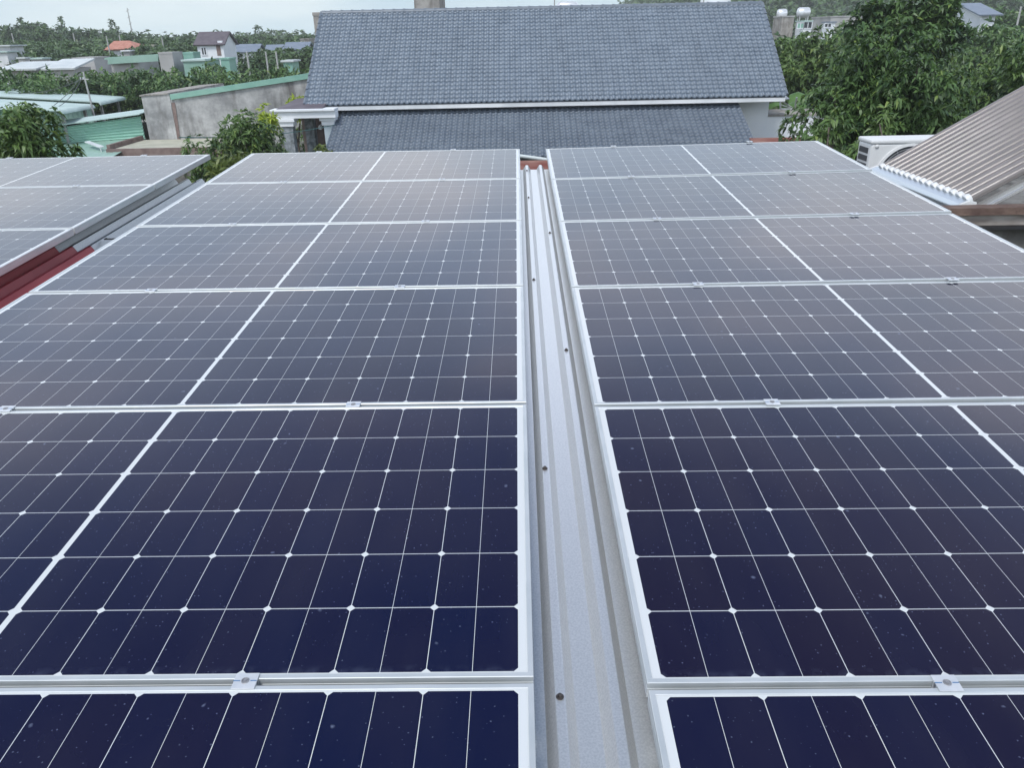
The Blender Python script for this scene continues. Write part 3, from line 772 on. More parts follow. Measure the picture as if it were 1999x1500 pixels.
wh = empty('solar_water_heater', (2.6, 5.2, 3.8)); tag(wh, 'solar water heater of sloping glass tubes beside the right panel array', 'water heater')
TX, TZ, TY0, TY1 = 2.565, 4.625, 4.55, 5.80
sl_ = rad(30); dx, dz = math.cos(sl_), math.sin(sl_)
mb = MB()
prof = [(-.045, -.035), (-.02, -.058), (.02, -.058), (.052, -.025), (.05, .028), (.012, .040), (-.034, .022), (-.05, -.005)]
mb.prism([(TX + x, TZ + z) for x, z in prof], TY0, TY1)
tr = mb.build('trough', MT['trough'], wh, bevel=.006)
mb = MB(); mb.prism([(TX + x * 1.08, TZ + z * 1.08) for x, z in prof], TY0 - .018, TY0 - .0005); mb.build('end_cap', MT['ac'], tr, bevel=.003)
mb = MB(); mb.prism([(TX + x * 1.08, TZ + z * 1.08) for x, z in prof], TY1 + .0005, TY1 + .018); mb.build('end_cap', MT['ac'], tr, bevel=.003)
for i in range(16):
    y = TY0 + .05 + i * (TY1 - TY0 - .1) / 15
    p_ = lambda u, o_=0: (TX + .03 + dx * u - dz * o_, y, TZ + .035 + dz * u + dx * o_)
    mb = MB(); mb.tube([p_(.0), p_(1.75)], .0270, 18); tb = mb.build('glass_tube', MT['glass_tube'], wh, smooth=True, angle=50)
    mb = MB(); mb.tube([p_(-.012), p_(.004), p_(.014), p_(.02)], [.030, .032, .030, .027], 12); mb.build('tube_seal', MT['ac'], tb, smooth=True, angle=50)
tk = np.array([TX + .03 + dx * 1.9, 0, TZ + .035 + dz * 1.9])
mb = MB(); mb.lathe([(.02, TY0 - .12), (.2, TY0 - .10), (.235, TY0 - .06), (.235, TY1 + .06), (.2, TY1 + .10), (.02, TY1 + .12)], (tk[0], 0, tk[2]), 1, 28); mb.build('tank', MT['tank'], wh, smooth=True, angle=40)
for y in (TY0 + .005, (TY0 + TY1) / 2, TY1 - .02):
    mb = MB()
    a_ = np.array([TX - .0, y, TZ - .09]); b_ = np.array([TX + dx * 1.75, y, TZ - .09 + dz * 1.75]); n_ = np.array([-dz, 0, dx])
    for o0, o1 in ((0, .012), (.03, .045), (.012, .03)):
        yy = .0 if o0 != .012 else .018
        q = [a_ + n_ * o0, b_ + n_ * o0, b_ + n_ * o1, a_ + n_ * o1]
        mb.hexa([p + [0, yy, 0] for p in q] + [p + [0, .035, 0] for p in q])
    mb.build('side_rail', MT['silver'], wh)
    lg = MB(); lg.box(tk[0] - .02, tk[0] + .02, y - .0, y + .035, 3.802, tk[2] - .24); lg.box(TX - .02, TX + .02, y, y + .035, 3.802, TZ - .10); lg.build('leg', MT['silver'], wh)

ac = empty('air_conditioner_unit', (3.44, 7.35, 3.8)); tag(ac, 'white air conditioner outdoor unit with a round fan grille behind the glass tubes', 'air conditioner')
AY = 7.2; AX0 = float(at(1699, 300, AY)[0]); AX1 = AX0 + .88; AZ1 = float(at(1760, 272, AY)[2]); AZ0 = 3.90
fc = at(1770, 346, AY); FR = .275
mb = MB(); mb.box(AX0, AX1, AY, AY + .28, AZ0, AZ1 - .035); mb.build('casing', MT['ac'], ac, bevel=.018)
mb = MB(); mb.box(AX0 - .008, AX1 + .008, AY - .008, AY + .29, AZ1 - .036, AZ1); mb.build('top_cover', MT['ac'], ac, bevel=.012)
mb = MB()
for k in range(6):
    z1 = AZ1 - .075 - k * .068
    if z1 - .05 > AZ0: mb.box(AX0 - .004, AX0 + .01, AY + .05, AY + .24, z1 - .048, z1)
mb.build('side_vent', MT['ac_dark'], ac)
cz = fc[2]
mb = MB(); mb.lathe([(FR, -.002), (FR, .004), (.001, .004)], (fc[0], AY - .004, cz), 1, 40); gr = mb.build('fan_grille', MT['ac_dark'], ac)
mb = MB()
for k in range(12):
    r_ = .045 + k * .0205
    mb.tube([(fc[0] + r_ * math.cos(t), AY - .012, cz + r_ * math.sin(t)) for t in np.linspace(0, 2 * math.pi, 41)], .0028, 5, cap=False)
for k in range(12):
    t = k * math.pi / 6; mb.tube([(fc[0] + .045 * math.cos(t), AY - .016, cz + .045 * math.sin(t)), (fc[0] + FR * math.cos(t), AY - .016, cz + FR * math.sin(t))], .003, 5)
mb.build('grille_wire', MT['ac_ring'], gr)
mb = MB(); mb.lathe([(FR + .02, 0), (FR + .02, -.014), (FR - .002, -.018), (FR - .002, 0)], (fc[0], AY, cz), 1, 44); mb.build('fan_ring', MT['ac'], gr, smooth=True, angle=40)
mb = MB(); mb.box(AX0 + .08, AX0 + .14, AY - .01, AY + .33, 3.802, AZ0 - .001); mb.box(AX1 - .14, AX1 - .08, AY - .01, AY + .33, 3.802, AZ0 - .001); mb.build('foot', MT['ac_dark'], ac)
mb = MB(); mb.lathe([(.018, 0), (.017, -.008), (.001, -.010)], (AX0 + .05, AY, AZ1 - .055), 1, 16); mb.build('corner_knob', MT['ac'], ac, smooth=True)

# ------------------------------------------------------------------ left: concrete building, green sheds
cb = empty('concrete_building', (-11, 33, 0)); tag(cb, 'stained grey concrete building with a green metal flashing along its sloping top', 'building')
Yc = 31.0
c0, c1, c2 = at(276, 188, Yc), at(333, 181, Yc), at(612, 150, Yc)
cz2 = at(333, 196, Yc)
mb = MB(); xe = c2[0] + .35
mb.hexa([(c0[0], Yc, 0), (cz2[0], Yc, 0), (cz2[0], Yc + 6, 0), (c0[0], Yc + 6, 0), (c0[0], Yc, c0[2]), (cz2[0], Yc, c1[2] - .05), (cz2[0], Yc + 6, c1[2] - .05), (c0[0], Yc + 6, c0[2])])
zr = c2[2] - .05
mb.hexa([(cz2[0] + .002, Yc + .02, 0), (xe, Yc + .02, 0), (xe, Yc + 6, 0), (cz2[0] + .002, Yc + 6, 0), (cz2[0] + .002, Yc + .02, cz2[2] + .05), (xe, Yc + .02, zr + .10), (xe, Yc + 6, zr + .10), (cz2[0] + .002, Yc + 6, cz2[2] + .05)])
mb.build('wall', MT['conc'], cb)
f0, f1 = at(332, 184, Yc - .05), at(612, 145, Yc - .05)
part('flashing', MT['green_flash'], cb, lambda b: b.hexa([(f0[0], Yc - .06, f0[2] - .19), (f1[0] + .36, Yc - .06, f1[2] - .08), (f1[0] + .36, Yc + .01, f1[2] - .08), (f0[0], Yc + .01, f0[2] - .19), (f0[0], Yc - .06, f0[2]), (f1[0] + .36, Yc - .06, f1[2] + .11), (f1[0] + .36, Yc + .30, f1[2] + .11), (f0[0], Yc + .30, f0[2])]))
part('drain_stain', MT['brown_edge'], cb, lambda b: b.add([(at(335, 200, Yc)[0], Yc - .004, at(335, 200, Yc)[2]), (at(346, 268, Yc)[0], Yc - .004, at(346, 274, Yc)[2]), (at(352, 268, Yc)[0], Yc - .004, at(352, 274, Yc)[2]), (at(342, 200, Yc)[0], Yc - .004, at(342, 200, Yc)[2])], [(0, 1, 2, 3)]))
part('coping', MT['conc2'], cb, lambda b: b.hexa([(c0[0] - .05, Yc - .04, c0[2] + .002), (cz2[0] - .02, Yc - .04, c1[2] - .048), (cz2[0] - .02, Yc + 6, c1[2] - .048), (c0[0] - .05, Yc + 6, c0[2] + .002), (c0[0] - .05, Yc - .04, c0[2] + .05), (cz2[0] - .02, Yc - .04, c1[2]), (cz2[0] - .02, Yc + 6, c1[2]), (c0[0] - .05, Yc + 6, c0[2] + .05)]))

pl_ = empty('flat_roofed_porch', (-11, 29, 0)); tag(pl_, 'low flat pale roof with a brown edge at the foot of the concrete wall', 'porch')
zp = float(at(300, 273, 30.9)[2])
ef = float(CW[1] + (zp - CW[2]) / (at(300, 291, 1.0)[2] - CW[2]))
e0, e1 = at(209, 299, ef), at(440, 297, ef)
part('roof', MT['beige_roof'], pl_, lambda b: b.box(e0[0] + .13, e1[0], ef + .08, 30.95, zp - .12, zp))
part('edge', MT['brown_edge'], pl_, lambda b: [b.box(e0[0], e1[0], ef - .02, ef + .079, zp - .35, zp + .03), b.box(e0[0] + .0, e0[0] + .12, ef + .08, 30.95, zp - .35, zp + .16)])
part('wall', MT['conc3'], pl_, lambda b: b.box(e0[0] + .2, e1[0] - .1, ef + .2, 30.9, 0, zp - .121))


def ribbed(mb, A, B, C, D, ribs, h=.03, along='AB'):
    """a corrugated sheet on the quad A B C D (ribs parallel to AB)"""
    A, B, C, D = [np.array(p, float) for p in (A, B, C, D)]
    n = np.cross(B - A, D - A); n /= np.linalg.norm(n)
    vs = []; m_ = ribs * 4
    for i in range(m_ + 1):
        u = i / m_; o_ = n * (h if i % 4 in (1, 2) else 0)
        vs += [A + (D - A) * u + o_, B + (C - B) * u + o_]
    mb.add(vs, [(2 * i, 2 * i + 1, 2 * i + 3, 2 * i + 2) for i in range(m_)])


# green shed with horizontal ribs, nearest
gs = empty('green_metal_shed', (-15, 31, 0)); tag(gs, 'green ribbed metal shed wall under a pale thin eave left of the concrete building', 'shed')
Yg = 31.0
g0, g1 = at(60, 254, Yg), at(279, 218, Yg + .5); k0, k1 = at(60, 290, Yg), at(284, 270, Yg + .5)
mb = MB(); ribbed(mb, (k0[0] - 1, Yg, k0[2]), (k1[0], Yg + .5, k1[2] - .1), (k1[0], Yg + .5, g1[2] - .16), (g0[0] - 1, Yg, g0[2] - .14), 8, .06)
o = mb.build('wall', MT['green_siding'], gs); o.modifiers.new('thickness', 'SOLIDIFY').thickness = .03
part('roof', MT['green_pale'], gs, lambda b: b.slab([(g0[0] - 1, Yg - .35, g0[2] - .04), (g1[0] + .02, Yg + .15, g1[2] - .04), (g1[0] + .02, Yg + 2.0, g1[2] + .05), (g0[0] - 1, Yg + 1.6, g0[2] + .05)], .035))
mb = MB(); ribbed(mb, at(20, 318, 27.2), at(20, 288, Yg - .05), at(286, 270, Yg + .45), at(222, 306, 27.2), 18, .008)
o = mb.build('lower_roof', MT['green_sheet'], gs); o.modifiers.new('thickness', 'SOLIDIFY').thickness = .02
part('post', MT['conc3'], gs, lambda b: b.box(k0[0] - .5, k1[0] - .3, Yg + .8, Yg + 1.6, 0, k1[2] + .5))
q0, q1 = at(167, 285, 29.6), at(196, 296, 28.4)
mb = MB(); mb.slab([q0 + [0, 0, .15], q1 + [0, 0, .15], q1 + [.12, .12, .17], q0 + [.12, .12, .17]], .03); mb.tube([q1 + [.03, .03, .12], q1 + [.03, .03, -.3]], .02, 6)
o = mb.build('roof_bracket', MT['pale_roof']); tag(o, 'short pale metal strip slanting above the lower green roof', 'bracket')


def rolled_shed(name, label, FL, FR, BR, BL):
    """a thin metal roof (front left, front right, back right, back left) whose right-hand eave rolls down"""
    root = empty(name, (float(FR[0]) - 4, float(FR[1]) + 2, 0)); tag(root, label, 'shed')
    FL, BL = FR + (FL - FR) * 2.2, BR + (BL - BR) * 2.2
    mb = MB()
    def line(L, R):
        e_ = (R - L) / np.linalg.norm(R - L); q = [L, R]; R_ = .17
        for t in np.linspace(0, 1.45, 9)[1:]: q.append(R + e_ * R_ * math.sin(t) - np.array([0, 0, R_ * (1 - math.cos(t))]))
        return q
    rows = [line(FL + (BL - FL) * u, FR + (BR - FR) * u) for u in np.linspace(0, 1, 3)]; n = len(rows[0])
    mb.add([p for l in rows for p in l], [(j * n + i, j * n + i + 1, (j + 1) * n + i + 1, (j + 1) * n + i) for j in range(len(rows) - 1) for i in range(n - 1)])
    o = mb.build('roof', MT['green_pale'], root); o.modifiers.new('thickness', 'SOLIDIFY').thickness = .05
    d_ = (FL - FR) / np.linalg.norm(FL - FR); wr = FR + d_ * .6 + [0, .5, -.10]; wl = FL + [0, .5, -.10]
    mb = MB(); ribbed(mb, (wr[0], wr[1], 0), wr, wl, (wl[0], wl[1], 0), 40, .03)
    w_ = mb.build('wall', MT['green_sheet'], root); w_.modifiers.new('thickness', 'SOLIDIFY').thickness = .03
    for u in (.2, .85):
        q = FR + (BR - FR) * u + d_ * .15
        mb = MB(); mb.box(q[0] - .05, q[0] + .05, q[1] - .05, q[1] + .05, 0, q[2] - .06); mb.build('post', MT['pole'], root)
    return root


rolled_shed('rolled_eave_shed', 'pale green shed with a rolled metal eave nearest on the far left', at(0, 211, 30), at(112, 214, 30), at(178, 203, 36), at(0, 193, 36))
rolled_shed('rolled_eave_shed', 'pale green shed with a rolled metal eave, the one farther back', at(0, 187, 38), at(190, 198, 38), at(240, 188, 45), at(48, 175, 45))

# ------------------------------------------------------------------ plants near by
def P_(px, py, Y): return at(px, py, Y)

b = P_(45, 270, 13.0)
plant('mango_bush', 'leafy mango bush at the far left behind the panels', 'tree', 11, (b[0] - .2, 13.3, 0), (0, 0, b[2] - .25), (1.05, 1.0, .85), 16, 420, 8, .20, .05, MT['leaf_bush'], droop=.9, trunk_r=.07)
b = P_(455, 275, 17.5)
plant('mango_bush', 'dense dark bush between the concrete wall and the porch columns', 'tree', 12, (b[0] - .05, 18.0, 0), (0, 0, b[2] - .50), (1.30, 1.1, 1.15), 28, 1800, 8, .15, .044, MT['leaf_bush'], droop=.8, trunk_r=.08)
b = P_(524, 233, 20.5)
plant('yellow_leaved_sapling', 'bright yellow-green sapling beside the porch column', 'tree', 13, (b[0] + .05, 20.5, 0), (0, 0, b[2] - .15), (.36, .4, .58), 9, 80, 7, .17, .06, MT['leaf_yellow'], droop=.8, trunk_r=.04, limbs=4)
b = P_(580, 196, 29.5)
plant('yellow_leaved_sapling', 'yellow-green tree top showing over the porch roof', 'tree', 14, (b[0] - .1, 29.5, 0), (0, 0, b[2] - .25), (.75, .5, .45), 7, 90, 7, .22, .08, MT['leaf_yellow'], droop=.7, trunk_r=.05, limbs=4)
b = P_(590, 262, 30.5)
plant('porch_shrub', 'green shrub seen between the porch columns', 'shrub', 15, (b[0], 31.2, 0), (0, 0, b[2] - .5), (1.3, .7, 1.3), 12, 300, 7, .22, .07, MT['leaf_bush'], droop=.7, trunk_r=.05)
b = P_(420, 325, 10.5)
plant('pale_shrub', 'light green shrub just past the silver roof end', 'shrub', 16, (b[0] + .1, 10.7, 0), (0, 0, b[2] - .25), (.55, .6, .55), 12, 300, 6, .10, .035, MT['leaf_pale'], droop=.4, trunk_r=.04, limbs=5)
b = P_(478, 325, 12.5)
plant('pale_shrub', 'reddish green low shrub behind the left panel corner', 'shrub', 17, (b[0], 12.7, 0), (0, 0, b[2] - .3), (.7, .6, .5), 10, 260, 6, .11, .035, MT['leaf_pale'], droop=.4, trunk_r=.04, limbs=5)
b = P_(650, 290, 24.0)
plant('pale_shrub', 'small leafy shrub at the foot of the porch columns', 'shrub', 18, (P_(628, 290, 24.0)[0], 24.0, 0), (0, 0, b[2] - .25), (.5, .4, .42), 7, 90, 7, .16, .06, MT['leaf_pale'], droop=.6, trunk_r=.04, limbs=4)

# the big mango tree right, and its neighbours
b = P_(1690, 190, 15.5)
plant('mango_tree', 'big dark mango tree beside the end of the tiled roof', 'tree', 21, (b[0] + .62, 16.0, 0), (-.05, 0, 4.0), (2.0, 2.0, 1.75), 56, 3600, 9, .165, .048, MT['leaf_mango'], droop=1.0, trunk_r=.2, limbs=14, size=(.2, .34))
plant('mango_tree', 'mango tree rising above the glass tubes at the right edge', 'tree', 22, (10.8, 17.0, 0), (0, 0, 3.85), (2.6, 2.2, 1.6), 48, 3000, 9, .165, .048, MT['leaf_bush'], droop=.9, trunk_r=.2, limbs=12, size=(.2, .34))
plant('tall_tree', 'tall round-crowned tree standing behind the big mango tree, left of the slate roof', 'tree', 23, (12.4, 27.5, 0), (0, 0, 5.2), (2.1, 1.7, 1.3), 34, 1400, 8, .30, .09, MT['leaf_mango'], droop=.7, trunk_r=.22, limbs=10, size=(.2, .36))
b = P_(1595, 95, 38)
plant('bushy_tree', 'mid green bushy tree below the concrete house on the hill', 'tree', 24, (b[0] + .2, 38, 0), (0, 0, 3.7), (3.9, 2.4, 2.2), 36, 1500, 8, .32, .10, MT['leaf_bush'], droop=.7, trunk_r=.2, limbs=10, size=(.2, .36))
plant('bushy_tree', 'mid green tree between the mango tree and the white and green houses', 'tree', 25, (23.5, 40, 0), (0, 0, 3.3), (4.2, 2.6, 2.0), 36, 1500, 8, .34, .10, MT['leaf_bush'], droop=.7, trunk_r=.2, limbs=10, size=(.2, .36))
plant('bushy_tree', 'green tree at the right edge under the slate blue roof', 'tree', 26, (20.0, 31, 0), (0, 0, 3.7), (3.2, 2.4, 1.75), 34, 1400, 8, .30, .09, MT['leaf_mango'], droop=.7, trunk_r=.2, limbs=10, size=(.2, .36))
# new shoots of bright leaves against the dark mango
for px, py, Y, lb in ((1722, 232, 13.6, 'fresh green shoot with long leaves above the air conditioner'), (1672, 285, 13.0, 'fresh green shoot at the left side of the air conditioner'), (1625, 240, 13.6, 'hanging fresh green shoot left of the mango crown centre')):
    b = P_(px, py, Y)
    plant('mango_sapling', lb, 'sapling', int(px), (b[0], Y, 0), (0, 0, b[2] - .05), (.30, .3, .32), 6, 26, 8, .20, .05, MT['leaf_bush'], droop=1.0, trunk_r=.03, limbs=3)

# banana plant by the corner of the roof
bn = empty('banana_plant', (float(P_(1560, 150, 31)[0]), 31.0, 0)); tag(bn, 'banana plant with a broad arching bright leaf beside the roof corner', 'banana plant'); bn['_local'] = 1
rngb = np.random.default_rng(5)
mb = MB(); mb.tube([(0, 0, 0), (.05, 0, 1.4), (0, 0, 2.6)], [.16, .13, .08], 10); mb.build('trunk', MT['leaf_pale'], bn, smooth=True)
for ang, ln, up_ in ((3.0, 1.9, 2.0), (.2, 1.9, 2.1), (1.2, 1.6, 1.6), (4.4, 1.7, 1.2), (5.4, 1.8, 1.0), (3.6, 1.8, 1.1)):
    mb = MB(); vs = []; nn = 10
    d_ = np.array([math.cos(ang), math.sin(ang), 0]); sd_ = np.array([-d_[1], d_[0], 0])
    for i in range(nn + 1):
        u = i / nn
        p = np.array([0, 0, 2.5]) + d_ * ln * u * (1 - .15 * u) + np.array([0, 0, 1]) * up_ * (u * 1.25 - 1.15 * u * u * u)
        w = .30 * math.sin(math.pi * min(1, .08 + u * .95)) ** .6
        vs += [p + sd_ * w - [0, 0, w * .35], p, p - sd_ * w - [0, 0, w * .35]]
    mb.add(vs, [(i * 3 + k, i * 3 + k + 1, i * 3 + 4 + k, i * 3 + 3 + k) for i in range(nn) for k in range(2)])
    mb.build('leaf', MT['leaf_banana'], bn, smooth=True)

# ------------------------------------------------------------------ orchard and far trees
def tree_proto(seed, h, r, mt, tufts, per, ln, wd, nb=14, conic=False, size=(.3, .5)):
    rng = np.random.default_rng(seed)
    bl = crown_blobs(rng, (0, 0, h * .60), (r, r, h * .40), nb, size)
    V, F4, F3 = leaves(rng, bl, tufts, per, ln, wd, .6, .45)
    cm = mesh_np('crown', V, F4, F3, mt)
    tm = trunk_mb(rng, (0, 0, 0), (0, 0, h * .6), h * .03, bl, 6, 7).mesh('trunk', MT['bark'], True)
    return cm, tm


def put_tree(name, label, group, meshes, x, y, sc, rz, sz=None, z=0.0):
    t = empty(name, (x, y, z), rz); t.scale = (sc, sc, sz or sc); t['_local'] = 1
    tag(t, label, 'tree', group)
    for nm, me in zip(('crown', 'trunk'), meshes):
        o = bpy.data.objects.new(nm, me); COL.objects.link(o); o.parent = t
    return t


orch = [tree_proto(31 + i, 4.0, 2.2, MT['leaf_orchard'], 800, 6, .32, .12, 24, size=(.24, .4)) for i in range(3)]
farp = [tree_proto(41 + i, 8.0, 3.8, MT['leaf_far'], 700, 5, .75, .34, 24, size=(.24, .42)) for i in range(4)]
tallp = [tree_proto(51 + i, 11.0, 2.2, MT['leaf_far'], 230, 5, .8, .34, 9, size=(.25, .42)) for i in range(2)]
rnd = random.Random(8)
# pixel of the crown top, distance
OR = [(-20, 122, 44, 'at the left frame edge'), (28, 133, 46, 'second from the left edge'), (75, 132, 47, 'below the low red-fronted shed'), (118, 131, 46, 'left of the utility pole'), (160, 133, 48, 'behind the utility pole'),
      (200, 133, 50, 'right of the utility pole'), (238, 131, 47, 'with a yellowish flush behind the rolled eaves'), (282, 127, 49, 'left of the grey wall'), (325, 122, 46, 'in front of the grey wall'),
      (400, 118, 47, 'tallest, in front of the green fascia wall'), (440, 133, 45, 'right of the tallest orchard tree'), (482, 128, 47, 'below the white two-tone house'), (520, 122, 46, 'with upright pale shoots above the flashing'), (565, 128, 45, 'left of the tiled roof'), (610, 125, 46, 'half hidden by the tiled roof edge'),
      (360, 137, 43, 'low, between two taller orchard trees'), (55, 150, 42, 'low, right behind the rolled eave sheds')]
for i, (px, py, Y, w) in enumerate(OR):
    p = at(px, py, Y); h = p[2]
    put_tree('orchard_tree', 'bushy orchard tree ' + w, 'orchard trees behind the sheds', orch[i % 3], p[0], Y, 1.0 * rnd.uniform(.85, 1.1), rnd.uniform(0, 6.2), h / 4.0)

FAR = [(10, 45, 150), (40, 42, 170), (62, 42, 210), (88, 46, 140), (120, 46, 190), (150, 50, 160), (178, 54, 200), (200, 50, 180), (225, 54, 190), (250, 62, 170), (275, 68, 200), (300, 66, 180), (322, 68, 210),
       (345, 70, 190), (370, 68, 170), (465, 72, 190), (490, 62, 180), (515, 66, 200), (540, 70, 180), (560, 64, 190), (585, 70, 210), (605, 66, 180),
       (20, 78, 100), (60, 80, 95), (85, 75, 110), (115, 82, 100), (140, 78, 95), (165, 84, 90), (190, 80, 105), (272, 74, 105), (290, 84, 95), (312, 90, 90), (338, 86, 100), (362, 84, 95), (478, 84, 100), (505, 80, 95), (530, 88, 85), (555, 82, 100), (598, 84, 90), (70, 98, 80), (95, 92, 85), (125, 95, 82), (150, 100, 78), (180, 96, 80), (300, 100, 80), (340, 98, 82), (470, 100, 82), (510, 105, 75), (5, 100, 90), (620, 96, 84)]
for row, (y0_, Y0_, n_) in enumerate(((72, 112, 30), (82, 98, 30), (92, 84, 26))):
    for k in range(n_):
        px = -30 + 665 * (k + rnd.uniform(.2, .8)) / n_
        if row == 2 and not (50 < px < 200 or 265 < px < 300 or px > 455): continue
        if 375 < px < 462 and row > 0: continue
        if 203 < px < 268 and row > 0: continue
        FAR.append((px, y0_ + rnd.uniform(-7, 7), Y0_ + rnd.uniform(-5, 5)))
for i, (px, py, Y) in enumerate(FAR):
    p = at(px, py + rnd.uniform(-3, 3), Y); h = max(p[2], 3.0)
    put_tree('woodland_tree', 'rounded green tree in the far wooded belt under the sky', 'trees of the far wooded belt', farp[i % 4], p[0], Y, max(.7, Y / 165) * rnd.uniform(.85, 1.2), rnd.uniform(0, 6.2), h / 8.0)
for px, py, Y in [(1712, 30, 75), (1745, 40, 62), (1790, 48, 55), (1830, 52, 56), (1872, 50, 52), (1915, 44, 50), (1960, 38, 52), (2000, 34, 55), (2050, 30, 60), (1880, 18, 95), (1925, 14, 100), (1975, 10, 95), (2030, 8, 98), (1700, 16, 110), (1660, 22, 115), (1770, 10, 105), (1640, 66, 60), (1590, 64, 66), (1540, 66, 66)]:
    p = at(px, py, Y); h = max(p[2], 3.0)
    put_tree('slope_tree', 'leafy green tree on the slope behind the mango trees', 'trees on the slope at the right', orch[rnd.randrange(3)], p[0], Y, Y / 42 * rnd.uniform(.9, 1.15), rnd.uniform(0, 6.2), h / 4.0)
TALL = [(36, 33, 190, 'leftmost tall thin tree breaking the skyline'), (70, 31, 200, 'tall feathery tree on the skyline left of the open-crowned one'), (115, 31, 200, 'tall open-crowned tree, the highest on the left skyline'), (197, 39, 200, 'narrow tall tree left of the skyline pair'), (216, 37, 205, 'tall flat-topped tree near the mast'), (248, 54, 220, 'small pointed tree at the foot of the mast'), (498, 49, 190, 'tall tree with a nodding top right of the white house'), (525, 54, 200, 'thin-topped skyline tree near the tiled roof')]
for i, (px, py, Y, lb) in enumerate(TALL):
    p = at(px, py, Y); put_tree('skyline_tree', lb, 'tall trees on the skyline', tallp[i % 2], p[0], Y, rnd.uniform(.75, .95), rnd.uniform(0, 6), p[2] / 11.0)

# far woods that read as one mass: behind the belt and on the hill
rngw = np.random.default_rng(77)
bl = []
for _ in range(210):
    y = rngw.uniform(230, 330); x = rngw.uniform(-.70, -.16) * y; h = rngw.uniform(4.5, 7.5) + max(0, -x / y - .45) * 14
    bl.append(((x, y, h * .55), (rngw.uniform(3, 5), rngw.uniform(3, 5), h * .5)))
V, F4, F3 = leaves(rngw, bl, 6500, 4, 1.5, .8, .5, .6)
o = bpy.data.objects.new('far_woodland', mesh_np('far_woodland', V, F4, F3, MT['leaf_far'])); COL.objects.link(o)
tag(o, 'continuous far woodland closing the plain on the left', 'woodland', kind='stuff')
bl = []
for _ in range(900):
    y = rngw.uniform(185, 420); x = rngw.uniform(.12, .95) * y; z = hill_z(x, y); h = rngw.uniform(5, 9)
    bl.append(((x, y, z + h * .5), (rngw.uniform(3, 5.5), rngw.uniform(3, 5.5), h * .55)))
V, F4, F3 = leaves(rngw, bl, 24000, 4, 1.7, .9, .5, .6)
o = bpy.data.objects.new('hill_forest', mesh_np('hill_forest', V, F4, F3, MT['leaf_far'])); COL.objects.link(o)
tag(o, 'forest covering the hill behind the house', 'forest', kind='stuff')

# ------------------------------------------------------------------ far buildings
def far_house(name, label, Y, x0, x1, ytop, depth, wall_mt, roof_mt, ridge_py=None, flat=False, windows=(), cat='house', zbase=0.0, over=.25, skew=0.0, tilt=0.0):
    """wall box from pixel columns x0..x1 with its eave at pixel row ytop; gable ridge along x at row ridge_py"""
    a_, b_ = at(x0, ytop, Y), at(x1, ytop, Y); z = (a_[2] + b_[2]) / 2
    if ridge_py is None: depth = min(depth, Y * .42 * (x1 - x0) / abs(1000 - (x1 if x1 < 1000 else x0))) if not 700 < x1 < 900 else depth
    if ridge_py is None and x1 < 1000: b_ = at(x1, ytop, Y + depth)
    if x0 > 1000: a_ = at(x0, ytop, Y + depth)
    root = empty(name, ((a_[0] + b_[0]) / 2, Y + depth / 2, zbase)); tag(root, label, cat)
    mb = MB(); X0, X1 = a_[0], b_[0]
    if ridge_py is not None and not flat:
        zr = at((x0 + x1) / 2, ridge_py, Y + depth / 2)[2]
        pr = [(Y, zbase), (Y + depth, zbase), (Y + depth, z), (Y + depth / 2, zr - .08), (Y, z)]
        vs = [(X0, y, q) for y, q in pr] + [(X1, y, q) for y, q in pr]
        mb.add(vs, [tuple(range(4, -1, -1)), tuple(range(5, 10))] + [((i + 1) % 5, 5 + (i + 1) % 5, 5 + i, i) for i in range(5)])
        mb.build('wall', wall_mt, root)
        r_ = MB(); ov = over; sl = (zr - z) / (depth / 2)
        r_.slab([(X0 - ov, Y - ov, z - ov * sl + .03), (X1 + ov, Y - ov, z - ov * sl + .03), (X1 + ov, Y + depth / 2, zr + .03), (X0 - ov, Y + depth / 2, zr + .03)], .1)
        r_.slab([(X1 + ov, Y + depth + ov, z - ov * sl + .03), (X0 - ov, Y + depth + ov, z - ov * sl + .03), (X0 - ov, Y + depth / 2 + .002, zr + .03), (X1 + ov, Y + depth / 2 + .002, zr + .03)], .1)
        rf = r_.build('roof', roof_mt, root)
    else:
        mb.box(X0, X1, Y, Y + depth, zbase, z); mb.build('wall', wall_mt, root)
        rz_ = z + skew
        r_ = MB(); r_.slab([(X0 - over, Y - over, z + .03), (X1 + over, Y - over, z + .03), (X1 + over, Y + depth + over, rz_ + .03 + tilt), (X0 - over, Y + depth + over, rz_ + .03 + tilt)], .12)
        rf = r_.build('roof', roof_mt, root)
    for (wx0, wx1, wy0, wy1, nm, wm) in windows:
        p_, q_ = at(wx0, wy0, Y), at(wx1, wy1, Y)
        w_ = MB(); w_.box(p_[0], q_[0], Y - .03, Y + .05, q_[2], p_[2]); wo = w_.build(nm, wm, root)
        if nm == 'window':
            fw_ = MB(); t_ = .07
            fw_.box(p_[0] - t_, q_[0] + t_, Y - .06, Y - .031, q_[2] - t_, q_[2]); fw_.box(p_[0] - t_, q_[0] + t_, Y - .06, Y - .031, p_[2], p_[2] + t_)
            fw_.box(p_[0] - t_, p_[0], Y - .06, Y - .031, q_[2] + .001, p_[2] - .001); fw_.box(q_[0], q_[0] + t_, Y - .06, Y - .031, q_[2] + .001, p_[2] - .001)
            fw_.box((p_[0] + q_[0]) / 2 - .03, (p_[0] + q_[0]) / 2 + .03, Y - .05, Y - .031, q_[2] + .001, p_[2] - .001); fw_.build('window_frame', MT['white'], wo)
    return root, rf, z


